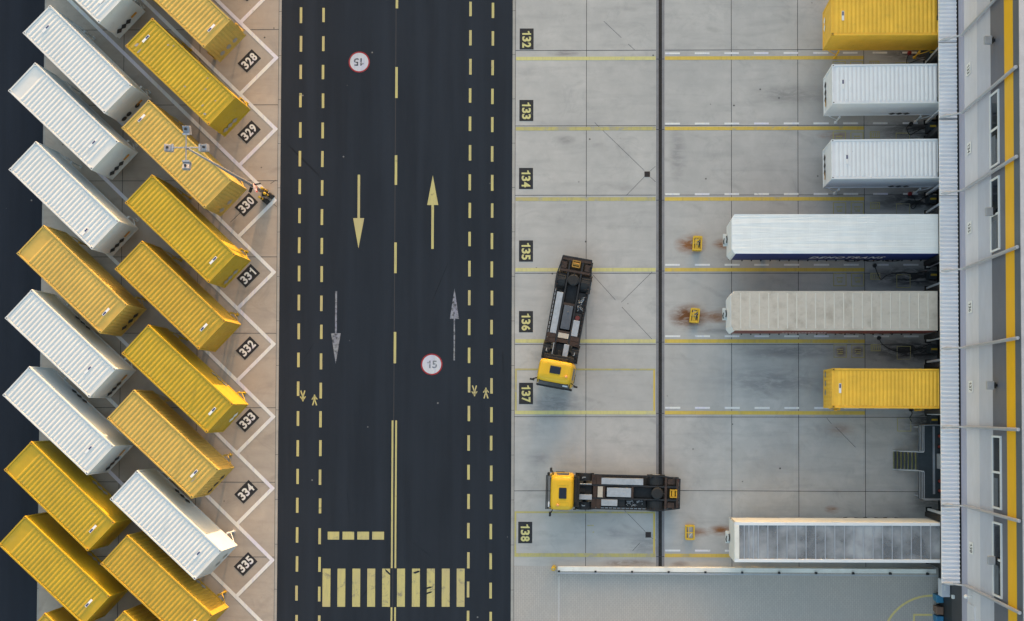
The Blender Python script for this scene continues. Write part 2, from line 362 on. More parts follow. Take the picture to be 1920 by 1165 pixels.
# drainage channel in the yard
dr = MB(); dx0, dx1 = 2.86, 3.43
dr.box(dx0, dx0+.17, -10.6, 60, -.1, .010); dr.box(dx1-.17, dx1, -10.6, 60, -.1, .010)
ch = link('drainage_channel', dr.mesh('drainage_channel', plain('channel_concrete', (.20, .20, .215, 1), .7)), yard)
gr = MB().box(dx0+.17, dx1-.17, -10.6, 60, -.1, .005); gr.build('grating', plain('drain_grating', (.012, .012, .013, 1), .8, 0, .3, 4, (.08, .035, .02, 1), .5), ch)
gj = MB()
for i in range(-3, 12):
    y = i*4.87-.2; gj.box(dx0, dx1, y-.02, y+.02, .010, .0125)
gj.build('channel_joint', M['joint'], ch)
for (u, v) in ((1213.5, 327), (1215.5, 1003)):
    p = G(u, v); mc = MB().box(p.x-.19, p.x+.19, p.y-.19, p.y+.19, -.05, .012)
    o = mc.build('drain_cover', M['rust_steel'], yard); o['label'] = 'square rusty drain cover set in the slab'
    g2 = MB()
    for i in range(6): g2.box(p.x-.16, p.x+.16, p.y-.155+i*.056, p.y-.13+i*.056, .012, .018)
    g2.build('grate_bar', M['dark_steel'], o)

# ------------------------------------------------------------------ painted markings
MZ = .008
def rect(mb, x0, x1, y0, y1, z=MZ, m=0): mb.poly([(x0, y0, z), (x1, y0, z), (x1, y1, z), (x0, y1, z)], m)
def flatfile(name, mb, mat, parent, label=None):
    o = mb.build(name, mat, parent)
    if label: o['label'] = label
    return o
rz = 0.002
for u, v0, ref in ((560.3, 14, 'l'), (602.6, 15, 'l'), (880, 4, 'r'), (922, 5, 'r')):
    mb = MB(); x = G(u, 583).x
    y0 = G(u, v0).y
    for k in range(-3, 30):
        y = y0 - k*1.992 + random.uniform(-.03, .03); wob = random.uniform(-.01, .01)
        rect(mb, x-.085+wob, x+.085+wob, y-1.06+random.uniform(-.05, .08), y, rz)
    flatfile('walkway_dash', mb, M['m_yellow'], road)
mb = MB(); x = G(742, 400).x
for (a, b) in ((-42, 16), (126, 184), (291.5, 347), (455, 512.4), (622.7, 681.6)): rect(mb, x-.085, x+.085, G(742, b).y, G(742, a).y, rz)
flatfile('centre_line', mb, M['m_yellow'], road)
mb = MB()
for u in (735.3, 742): x = G(u, 930).x; rect(mb, x-.06, x+.06, G(u, 1065.5).y, G(u, 788.7).y, rz); rect(mb, x-.06, x+.06, -30, G(u, 1139).y, rz)
flatfile('double_line', mb, M['m_yellow'], road)
def arrow(u, vs0, vs1, vt, hw, mat, sw=.085, label=None):
    mb = MB(); c = G(u, vs1); t = G(u, vt); s0 = G(u, vs0); x = c.x
    rect(mb, x-sw, x+sw, min(s0.y, c.y), max(s0.y, c.y), rz)
    mb.poly([(x-hw, c.y, rz), (x+hw, c.y, rz), (x, t.y, rz)]); flatfile('direction_arrow', mb, mat, road, label)
arrow(672.5, 327.8, 409.3, 465.8, .38, M['m_yellow']); arrow(811.3, 467, 384.7, 328.8, .38, M['m_yellow'])
arrow(629.8, 546, 625, 682.5, .33, M['m_ghost'], .06, 'worn white arrow pointing down'); arrow(852, 676, 598, 541, .31, M['m_ghost'], .045, 'faint grey arrow pointing up')
for (u, v, rot, mt, r) in ((673.5, 116.6, PI, 'm_ink', .73), (809.5, 683.5, 0, 'm_inkfaint', .74)):
    p = G(u, v)
    o = MB().disc((p.x, p.y, rz), r, 40, 0).build('speed_roundel', M['m_disc'], road); o['label'] = 'white circle with a red ring and 15 painted on the asphalt'
    MB().disc((p.x, p.y, rz+.003), r, 40, 0, r-.09).build('ring', M['m_red'], o)
    t = link('lettering', number_mesh('lettering', '15', .78, .52, M[mt], .02), o); t.location = (p.x, p.y, rz+.003); t.rotation_euler.z = rot
mb = MB()
for (a, b) in ((614.4, 636), (642.2, 664), (670, 692), (697.9, 720)): rect(mb, G(a, 1005).x, G(b, 1005).x, G(a, 1012).y, G(a, 997.2).y, rz)
flatfile('give_way_blocks', mb, M['m_cross'], road)
mb = MB()
for k in range(10): a = 604.7+k*27.95; rect(mb, G(a, 1102).x, G(a+14.8, 1102).x, G(a, 1138).y, G(a, 1066.4).y, rz)
flatfile('zebra_crossing', mb, M['m_cross'], road)
mb = MB()
for (u, v, w_, h_, a_) in ((801, 1103, .8, .13, .25), (803, 1112, .6, .12, .3), (781, 1073, .5, .15, .3), (727, 1073, .6, .12, -.8)):
    p = G(u, v); d = Vector((math.cos(a_), math.sin(a_), 0)); n = Vector((-d.y, d.x, 0)); q = Vector((p.x, p.y, rz+.003))
    mb.poly([q-d*w_/2, q-d*w_*.2-n*h_/2, q+d*w_*.3-n*h_*.4, q+d*w_/2, q+d*w_*.25+n*h_/2, q-d*w_*.3+n*h_*.35])
flatfile('tyre_scuff', mb, M['asphalt_old'], road)
def walker(u, v, flip):
    p = G(u, v); s = -1 if flip else 1; mb = MB()
    T = lambda x, y: (p.x + s*x, p.y + s*y, rz)
    mb.poly([T(.055*math.cos(a*PI/5), .31+.055*math.sin(a*PI/5)) for a in range(10)])
    for (x0, y0, x1, y1, wd) in ((0, .26, 0, -.02, .15), (-.02, 0, -.13, -.38, .085), (.02, 0, .15, -.38, .085), (-.04, .23, -.18, .02, .07), (.04, .23, .19, .03, .07)):
        jline(mb, T(x0, y0), T(x1, y1), wd, rz)
    flatfile('walker_symbol', mb, M['m_yellow'], road)
walker(568, 743, True); walker(589.7, 750, False); walker(889.8, 733.5, True); walker(911, 737, False)
# yard lines and numbers
mb = MB(); faint = MB(); left = MB()
LXe, D0, D1, RXe = RX1+.24, 2.83, 3.46, 17.07
for i, y in enumerate(YL): (faint if i in (1, 2) else left).poly([(LXe, y-.125, MZ), (D0, y-.125, MZ), (D0, y+.125, MZ), (LXe, y+.125, MZ)]); rect(mb, D1, RXe, y-.125, y+.125)
y = -9.86; rect(faint, LXe, D0, y-.125, y+.125); rect(mb, D1, 21.5, y-.125, y+.125)
for (v0, yb) in ((693, -.15), (961, -9.86)):
    yt = G(1100, v0).y; rect(faint, LXe, D0-.02, yt-.06, yt+.06); rect(mb, D0-.16, D0-.04, yb+.125, yt-.06); rect(faint, LXe, LXe+.12, yb+.125, yt-.06)
flatfile('bay_line', mb, M['m_yard'], yard); flatfile('bay_line', left, M['m_yard_left'], yard); flatfile('bay_line', faint, M['m_yard_faint'], yard, 'faded yellow bay line')
mb = MB()
for i, y in enumerate(YL + [-9.86]):
    n = 15 if i < 6 else 3
    if i in (1, 2, 3): n = 17
    if i == 5: n = 16
    for k in range(n):
        x = D1 + .02 + k*2.03; rect(mb, x, x+1.02+random.uniform(-.03, .03), y+.27, y+.40)
flatfile('white_dash', mb, M['m_white'], yard)
for i, n in enumerate((132, 133, 134, 135, 136, 137, 138)):
    v = (73.5, 207.5, 335, 471, 603.5, 738, 998.7)[i]; u = (987.5, 987, 986.3, 986.3, 986.2, 986.3, 984.8)[i]; p = G(u, v)
    pl = MB(); rect(pl, p.x-.48, p.x+.48, p.y-.73, p.y+.73); o = flatfile('bay_number', pl, M['m_black'], yard, 'black ground plate with yellow %d' % n)
    t = link('lettering', number_mesh('lettering', str(n), 1.27, .61, M['m_yard_left'], .035), o); t.location = (p.x, p.y, MZ+.004); t.rotation_euler.z = -PI/2
# small floor marks near the docks
fb = MB(); ft = MB(); pale = MB()
def outline(mb, x0, x1, y0, y1, t=.06):
    rect(mb, x0, x1, y0, y0+t); rect(mb, x0, x1, y1-t, y1); rect(mb, x0, x0+t, y0+t, y1-t); rect(mb, x1-t, x1, y0+t, y1-t)
for y in YL[:5]:
    outline(fb, 14.95, 15.85, y-1.13, y-.23); outline(fb, 16.16, 17.05, y-1.15, y-.24); outline(fb, 17.48, 18.15, y-.68, y-.22)
    for x0 in (15.18, 16.39): rect(ft, x0, x0+.42, y-.60, y-.52); rect(ft, x0+.05, x0+.40, y-.88, y-.80); rect(ft, x0, x0+.1, y-.74, y-.67); rect(ft, x0+.18, x0+.42, y-.74, y-.69)
    for k in range(4): rect(ft, 17.58+k*.13, 17.64+k*.13, y-.58, y-.32)
for y in YL: outline(pale, 19.25, 20.2, y-1.25, y-.33, .045)
flatfile('floor_box', fb, M['m_yard_faint'], yard); flatfile('floor_box_print', ft, M['m_yard_faint'], yard); flatfile('pale_floor_box', pale, M['m_yard_faint'], yard)
mb = MB(); rect(mb, G(1101, 985).x, G(1113, 985).x, G(0, 986.8).y-.0, G(0, 984).y, MZ) if False else None
for (u0, u1, v) in ((1101, 1113, 985.6), (1111, 1114, 998)): a = G(u0, v); b = G(u1, v); rect(mb, a.x, b.x, a.y-.04, a.y+.04)
flatfile('small_mark', mb, M['m_yard_faint'], yard)
# left bays
LZ = MZ; mb = MB()
V = [(519.3, -26), (518.3, 108.5), (517, 242.3), (515.2, 376), (513.7, 510.6), (513.4, 645.5), (512.7, 781.5), (511.2, 915.9), (510.9, 1050.5), (510, 1186)]
dl = (G(517, 376) - G(448.3, 309)).normalized(); dp = Vector((-dl.y, dl.x, 0))    # dl runs down-right
for i, (u, v) in enumerate(V):
    a = G(u, v); b = a - dl*24.0
    if b.x < LX: b = a - dl*((a.x-LX)/dl.x)
    jline(mb, b, a + dl*.1, .24, LZ)
    nxt = G(*V[i+1]) if i+1 < len(V) else None
    if nxt is not None:
        dq = Vector((-.707, -.712, 0)).normalized()
        # meets the next long line
        den = dq.x*dl.y - dq.y*dl.x; t = ((nxt.x-a.x)*dl.y - (nxt.y-a.y)*dl.x)/den
        jline(mb, a - dq*.06, a + dq*t, .24, LZ+.002)
flatfile('bay_line', mb, M['m_white'], bays)
for n, (u, v) in zip(range(327, 336), ((468, -19), (467.5, 114.5), (467, 248), (462, 384.2), (465.6, 517.4), (464, 653), (464.2, 788.4), (461.5, 922.5), (460.6, 1057.9))):
    p = G(u, v); a = PI/4*1.01
    pl = MB().poly([Vector((p.x, p.y, LZ)) + Matrix.Rotation(a, 3, 'Z') @ Vector((x, y, 0)) for x, y in ((-.70, -.46), (.70, -.46), (.70, .46), (-.70, .46))])
    o = flatfile('bay_number', pl, M['m_black'], bays, 'black ground plate with white %d' % n)
    t = link('lettering', number_mesh('lettering', str(n), 1.2, .60, M['m_white'], .035), o); t.location = (p.x, p.y, LZ+.004); t.rotation_euler.z = a
# curved and straight marks by the warehouse corner
mb = MB(); c = Vector((G(1748, 1117).x, G(1748, 1117).y - 3.45, 0)); pts = []
for k in range(25):
    a = PI/2 + k*PI/48; pts.append((c.x + 3.45*math.cos(a), c.y + 3.45*math.sin(a)))
for k in range(24):
    a0 = PI/2 + k*PI/48; a1 = a0 + PI/48; r0, r1 = 3.38, 3.52
    mb.poly([(c.x+r0*math.cos(a0), c.y+r0*math.sin(a0), MZ), (c.x+r1*math.cos(a0), c.y+r1*math.sin(a0), MZ), (c.x+r1*math.cos(a1), c.y+r1*math.sin(a1), MZ), (c.x+r0*math.cos(a1), c.y+r0*math.sin(a1), MZ)])
a = G(1712, 1153); b = G(1748, 1153); rect(mb, a.x, b.x, a.y-.07, a.y+.07); rect(mb, a.x, a.x+.12, a.y-3, a.y-.07)
flatfile('yellow_marking', mb, road_paint('arc_paint', (.74, .60, .24, 1), (.4, .39, .35, 1), .2, .5), pave)
mb = MB(); jline(mb, (G(1048, 1100).x, -11.3), (G(1048, 1100).x, -30), .03, .004); flatfile('paving_edge', mb, M['m_white'], pave)

# ------------------------------------------------------------------ swap-body containers
CL, CW, CB, CT = 7.6, 2.55, 1.22, 3.95
_cm = {}
def cached(key, fn):
    if key not in _cm: _cm[key] = fn()
    return _cm[key]
def body_mesh(mk, corr):
    def fn():
        mb = MB(); hx, hy = CL/2, CW/2
        mb.box(-hx+.03, hx-.03, -hy+.03, hy-.03, CB+.06, CT-.06)
        if corr:                                     # vertical corrugation on the long sides and ends
            n = 24; p = (CL-.5)/n
            for s in (-1, 1):
                for k in range(n):
                    x0 = -hx+.25+k*p
                    mb.hexa([(x0, s*(hy-.035), CB+.18), (x0+p*.75, s*(hy-.035), CB+.18), (x0+p*.55, s*(hy-.002), CB+.2), (x0+p*.2, s*(hy-.002), CB+.2)],
                            [(x0, s*(hy-.035), CT-.18), (x0+p*.75, s*(hy-.035), CT-.18), (x0+p*.55, s*(hy-.002), CT-.2), (x0+p*.2, s*(hy-.002), CT-.2)])
            n = 8; p = (CW-.4)/n
            for k in range(n):
                y0 = -hy+.2+k*p
                mb.hexa([(hx-.035, y0, CB+.18), (hx-.002, y0+p*.2, CB+.2), (hx-.002, y0+p*.55, CB+.2), (hx-.035, y0+p*.75, CB+.18)],
                        [(hx-.035, y0, CT-.18), (hx-.002, y0+p*.2, CT-.2), (hx-.002, y0+p*.55, CT-.2), (hx-.035, y0+p*.75, CT-.18)])
        # door leaves with bars on the far end
        for y in (-.75, -.35, .35, .75): mb.box(-hx-.02, -hx+.03, y-.02, y+.02, CB+.1, CT-.1)
        return mb.mesh('body', M[mk])
    return cached(('body', mk, corr), fn)
def rails_mesh(mk):
    def fn():
        mb = MB(); hx, hy = CL/2, CW/2; t = .09
        for s in (-1, 1):
            mb.box(-hx+.1, hx-.1, s*hy-(t if s > 0 else 0), s*hy+(t if s < 0 else 0), CT-.13, CT)
            mb.box(-hx+.1, hx-.1, s*hy-(t if s > 0 else 0), s*hy+(t if s < 0 else 0), CB, CB+.14)
            mb.box(s*hx-(t if s > 0 else 0), s*hx+(t if s < 0 else 0), -hy+.1, hy-.1, CT-.13, CT-.004)
            mb.box(s*hx-(t if s > 0 else 0), s*hx+(t if s < 0 else 0), -hy+.1, hy-.1, CB, CB+.14)
            for q in (-1, 1):
                x0, x1 = sorted((s*hx, s*(hx-.12))); y0, y1 = sorted((q*hy, q*(hy-.12))); mb.box(x0, x1, y0, y1, CB, CT-.12)
        return mb.mesh('frame', M[mk])
    return cached(('rails', mk), fn)
def roof_mesh(mk, style):
    def fn():
        mb = MB(); hx, hy = CL/2, CW/2; zb = CT-.045
        mb.box(-hx+.08, hx-.08, -hy+.08, hy-.08, zb-.02, zb)
        per, plain0, plain1, rw = {'fine': (.272, .15, .15, .42), 'endplate': (.272, .8, .15, .42), 'wide': (.31, .45, .2, .40), 'close': (.245, .25, .1, .46)}[style]
        n = int((CL-.2-plain0-plain1)/per); x = -hx+.1+plain0+per*.5
        for k in range(n):
            a = per*(rw+.04); b = per*.12; h = .029
            mb.hexa([(x-a, -hy+.13, zb), (x+a, -hy+.13, zb), (x+a, hy-.13, zb), (x-a, hy-.13, zb)], [(x-b, -hy+.2, zb+h), (x+b, -hy+.2, zb+h), (x+b, hy-.2, zb+h), (x-b, hy-.2, zb+h)]); x += per
        return mb.mesh('roof', M[mk])
    return cached(('roof', mk, style), fn)
def leg_mesh(mk, s):
    def fn():
        mb = MB(); y = s*(CW/2+.05)
        mb.tube([(0, s*(CW/2-.3), CB-.02), (0, y+s*.03, CB-.02), (0, y+s*.03, .03)], .055, 8); mb.tube([(0, y+s*.03, CB), (0, y+s*.03, CB-.35)], .075, 8)
        mb.tube([(.75, s*(CW/2-.02), CB+.02), (.5, y+s*.02, CB-.12), (.04, y+s*.03, .62)], .032, 6)
        mb.box(-.11, .11, y-.09+s*.03, y+.09+s*.03, .01, .04)
        return mb.mesh('leg', M[mk])
    return cached(('leg', mk, s), fn)
def castings(mk):
    def fn():
        mb = MB(); mb.box(-.09, .09, -.085, .085, -.12, .006); mb.box(-.045, .045, -.03, .03, .006, .0085, 1); return mb.mesh('corner_casting', [M[mk], M['dark_steel']])
    return cached(('cast', mk), fn)
def under_mesh():
    def fn():
        mb = MB()
        for y in (-.42, .42): mb.box(-CL/2+.1, CL/2-.1, y-.05, y+.05, CB-.12, CB+.02)
        for x in (-3.2, -1.6, 0, 1.6, 3.2): mb.box(x-.04, x+.04, -1.2, 1.2, CB-.08, CB+.01)
        return mb.mesh('underframe', M['dark_steel'])
    return cached('under', fn)
def plate_mesh():
    def fn():
        mb = MB(); mb.box(-.075, .075, -.31, .31, 0, .008, 0); mb.box(-.05, .05, .01, .27, .008, .0105, 1); return mb.mesh('roof_label', [M['decal_white'], M['decal_blue']])
    return cached('plate', fn)
def container(x, y, rzz, mk, label, group, corr=False, style='fine', lx=2.9, ly=0.0, flip=0, end=None, side=None, orange=False, lighter=None, marks=None, legs=True, whole=False):
    r = thing('swap_container', (x, y, 0), rzz, label, 'container', group)
    link('body', body_mesh(mk, corr), r); link('frame', rails_mesh(mk), r); link('roof', roof_mesh(mk, style), r)
    if whole: return r
    link('underframe', under_mesh(), r)
    for sx in (-1, 1):
        for sy in (-1, 1):
            c = link('corner_casting', castings('yellow_deep' if mk.startswith('yellow') and mk != 'yellow_pale' else mk), r); c.location = (sx*(CL/2-.085), sy*(CW/2-.08), CT)
            if legs:
                g = link('leg', leg_mesh(mk, sy), r); g.location = (sx*2.72, 0, 0)
                if sx > 0: g.scale = (1, 1, 1)
                else: g.scale = (-1, 1, 1)
    p = link('roof_label', plate_mesh(), r); p.location = (lx, ly, CT+.002); p.rotation_euler.z = PI if flip else 0
    def diamond(cx, cy, cz, axis, mat, rr=.2, circ=False, hollow=False):
        mb = MB(); n = 20 if circ else 4; pts = []
        for k in range(n):
            a = 2*PI*k/n; u, v_ = rr*math.cos(a)*(1.25 if not circ else 1), rr*math.sin(a)*(1.25 if not circ else 1)
            pts.append((cx+.012, cy+u, cz+v_) if axis == 'x' else (cx+u, cy+.012, cz+v_))
        mb.poly(pts); q = [(a_[0]-.01, a_[1], a_[2]) if axis == 'x' else (a_[0], a_[1]-.01, a_[2]) for a_ in pts]
        mb.poly(q[::-1])
        for k in range(n): mb.poly([pts[k], pts[(k+1) % n], q[(k+1) % n], q[k]])
        mb.build('marking', M[mat], r)
    if end:
        mat, kind, ys = end
        for yy in ys: diamond(CL/2, yy, CB+.62, 'x', mat, .2, kind == 'circle')
    if side:
        mat, cx = side
        for k in (-1, 0, 1): diamond(cx+k*.48, CW/2, CB+.42, 'y', mat, .19)
    if orange: MB().box(CL/2, CL/2+.012, .35, .85, CB+.6, CB+.78).build('reflector', M['orange'], r)
    if marks:
        for (mx, my, a_, b_) in marks: MB().poly([(mx-a_, my-b_*.7, CT+.003), (mx-a_*.2, my-b_, CT+.003), (mx+a_, my-b_*.3, CT+.003), (mx+a_*.6, my+b_, CT+.003), (mx-a_*.7, my+b_*.6, CT+.003)]).build('paint_chip', M['decal_grey'], r)
    return r
D3 = (-.85, -.42, .02)
GA, GB = 'containers in the outer left row', 'containers in the inner left row'
GR = 'containers at the loading docks'
A_rows = [
 (-35.53, 28.76, 'white', 'white container cut by the top edge, left of the yellow one at 328', dict(end=('decal_black', 'd', D3), orange=True)),
 (-35.06, 22.86, 'white', 'white container left of the yellow one at 329, roof label near its far end', dict(lx=-2.9, end=('decal_black', 'circle', (-.9, -.45, .35)), orange=True)),
 (-35.93, 19.12, 'white', 'white container whose left half overhangs dark asphalt, left of the floodlight mast head', dict(lx=2.65, style='endplate', end=('decal_black', 'd', D3), orange=True)),
 (-35.83, 13.94, 'white', 'white container just above the topmost yellow container of the outer row', dict(lx=2.65, ly=-.75, end=('decal_black', 'd', D3), orange=True)),
 (-35.23, 8.47, 'yellow_pale', 'yellow container of the outer row standing between two white ones', dict(lx=3.1, corr=True, style='endplate', end=('dark_steel', 'd', (-.5, .1, .6)), flip=1)),
 (-35.93, 4.29, 'white', 'white container directly below the lone yellow one of the outer row', dict(lx=2.5, flip=0, end=('decal_black', 'd', D3), orange=True, side=('decal_black', -.9))),
 (-36.01, -.71, 'white', 'lowest white container of the outer row, just above two yellow ones', dict(lx=2.75, end=('decal_black', 'd', D3), orange=True, side=('decal_black', -1.0))),
 (-35.87, -5.60, 'yellow_lemon', 'yellow container below the lowest white one of the outer row', dict(lx=3.05, style='endplate', side=('decal_grey', .8), flip=1)),
 (-36.15, -10.38, 'yellow_lemon', 'yellow container touching the left photo edge near the bottom', dict(lx=3.1, style='endplate', side=('decal_grey', .8), flip=1)),
 (-34.81, -16.65, 'yellow', 'yellow container roof corner poking in at the bottom left edge', dict(lx=3.1)),
]
B_rows = [
 (-28.63, 27.13, 'yellow_pale', 'pale yellow container with three grey discs on its dark end, beside ground number 328', dict(lx=3.25, corr=True, end=('decal_grey', 'circle', (-.7, -.1, .5)), flip=1)),
 (-28.28, 22.03, 'yellow_lemon', 'lemon yellow container with white paint chips, beside ground number 329', dict(lx=-3.15, end=('decal_grey', 'd', D3), flip=0, marks=[(-3.3, -.7, .09, .16), (-2.9, -.9, .05, .2), (-1.8, .7, .06, .07), (-1.5, .9, .05, .05), (.9, -.5, .07, .06), (2.0, .3, .06, .06), (2.6, -.6, .05, .1), (3.1, -.9, .1, .08), (1.6, .9, .05, .05), (3.0, .2, .05, .05)])),
 (-28.48, 16.63, 'yellow_pale', 'pale yellow container under the floodlight mast head, beside ground number 330', dict(lx=-3.3, ly=.1, corr=True, flip=1, end=('decal_grey', 'd', (-.85, -.1)))),
 (-28.19, 11.76, 'yellow_lemon', 'bright yellow container covering a corner of ground number 331', dict(lx=3.0, end=('decal_grey', 'd', (-.8, -.4, .1)), flip=0)),
 (-28.80, 7.44, 'yellow', 'yellow container with bulging end wall, beside ground number 332', dict(lx=3.05, flip=1)),
 (-28.27, 2.01, 'yellow_lemon', 'deep yellow container with a sunlit corner, beside ground number 333', dict(lx=3.1, flip=0, side=('decal_grey', 1.3), end=('decal_white', 'd', (-.1, .3)))),
 (-29.18, -2.22, 'yellow_pale', 'pale yellow container with rows of rusty dots on its end, beside ground number 334', dict(lx=2.8, corr=True, end=('dark_steel', 'd', (-.8, -.2, .4)), marks=[(3.05, -.3, .03, .25)])),
 (-28.93, -7.44, 'white', 'white container with a sunlit cream corner, beside ground number 335', dict(lx=2.8, flip=0, side=('decal_black', -1.1), end=('decal_grey', 'd', (-.3, .4)))),
 (-29.49, -11.59, 'yellow', 'yellow container below the white one at 335, its near end at the bottom edge', dict(lx=3.2, corr=True, side=('decal_grey', 1.2), flip=1)),
 (-29.68, -16.50, 'yellow', 'yellow container mostly cut off by the bottom edge, right of the bottom left one', dict(corr=True)),
]
angA = [-43.6, -44.26, -43.25, -43.46, -43.25, -42.86, -42.78, -43.53, -42.61, -43]
angB = [-43.75, -43.44, -43.79, -43.47, -43.45, -42.61, -42.75, -42.97, -42.57, -43]
for (x, y, mk, lab, kw), a in zip(A_rows, angA): container(x, y, math.radians(a), mk, lab, GA, **kw)
for (x, y, mk, lab, kw), a in zip(B_rows, angB): container(x, y, math.radians(a), mk, lab, GB, **kw)
# the rows go on beyond the top edge of the photo; their shadows fall into it
ext = None
for k in range(13):
    for (x0, y0, mk) in ((-28.4, 27.13, 'yellow_pale'), (-35.3, 28.9, 'white')):
        y = y0 + 4.87*(k+1) + random.uniform(-.3, .3); x = x0 + random.uniform(-.5, .3)
        e = container(x, y, math.radians(-43.4), mk if k % 3 else 'yellow', 'container of the left rows standing beyond the top edge', 'containers beyond the top edge', whole=True)
# docked ones: near end faces west
container(14.02+CL/2, 25.55, PI, 'yellow_sky_lift', 'yellow docked container cut by the top edge at the right', GR, lx=3.05, style='fine', end=('decal_white', 'd', (-.5, 0)), flip=1)
container(14.06+CL/2, 21.12, PI*1.002, 'white_bright', 'upper of two short white docked containers', GR, lx=3.1, end=('decal_black', 'd', (-.6, -.1, .35)), side=('decal_black', -1.15), orange=True, flip=1)
container(14.0+CL/2, 16.24, PI*1.002, 'white_bright', 'lower of two short white docked containers, above the blue sided trailer', GR, lx=2.8, end=('decal_black', 'd', (-.6, -.1, .35)), side=('decal_black', -1.15), orange=True, flip=1)
container(14.0+CL/2, 1.43, PI*.9985, 'yellow_sky_lift', 'yellow docked container between the grey topped trailer and the metal stair', GR, lx=3.3, style='close', corr=True, end=('decal_grey', 'circle', (-.95, -.35, .25)), flip=1)

# ------------------------------------------------------------------ semi-trailers
def tarp(name, c, ax, amp, dirt=None, wr=.2):
    t = NT(name); v = t.mapped(ax); n1 = t.noise(1.0, 6, v, .6, .3); n2 = t.noise(.9, 6); n3 = t.noise(3, 5)
    k = t.mix(t.ramp(n2, .3, .7), sc(c, .93), sc(c, 1.05))
    if dirt: k = t.mix(t.ramp(n2, .5, .72, 0, .6), k, dirt); k = t.mix(t.ramp(n3, .55, .75, 0, .35), k, dirt)
    return t.out(k, .6, 0, n1, amp, .12)
M['tarp_white'] = tarp('white_tarpaulin', (.74, .78, .80, 1), (.12, 2.6, 1), .7)
M['tarp_beige'] = tarp('grimy_beige_tarpaulin', (.50, .47, .42, 1), (.5, 1.5, 1), .35, (.27, .24, .20, 1))
M['tarp_blue'] = tarp('navy_tarpaulin', (.016, .036, .18, 1), (1, 1, 1), .2)
M['tarp_red'] = tarp('maroon_tarpaulin', (.17, .045, .04, 1), (1, 1, 1), .2)
M['cream'] = paint_steel('cream_paint', (.76, .75, .70, 1), (.4, .37, .3, 1), .3)
def wheel(parent, x, y, r=.5, wd=.3, z=None, s=1):
    z = z or r; a = MB().tube([(x, y-wd/2, z), (x, y-wd/2+.03, z), (x, y+wd/2-.03, z), (x, y+wd/2, z)], [r-.04, r, r, r-.04], 24).build('wheel', M['black'], parent, smooth=True)
    MB().tube([(x, y+s*(wd/2-.03), z), (x, y+s*(wd/2+.01), z)], [r*.55, r*.5], 16).build('rim', M['silver'], a)
    return a
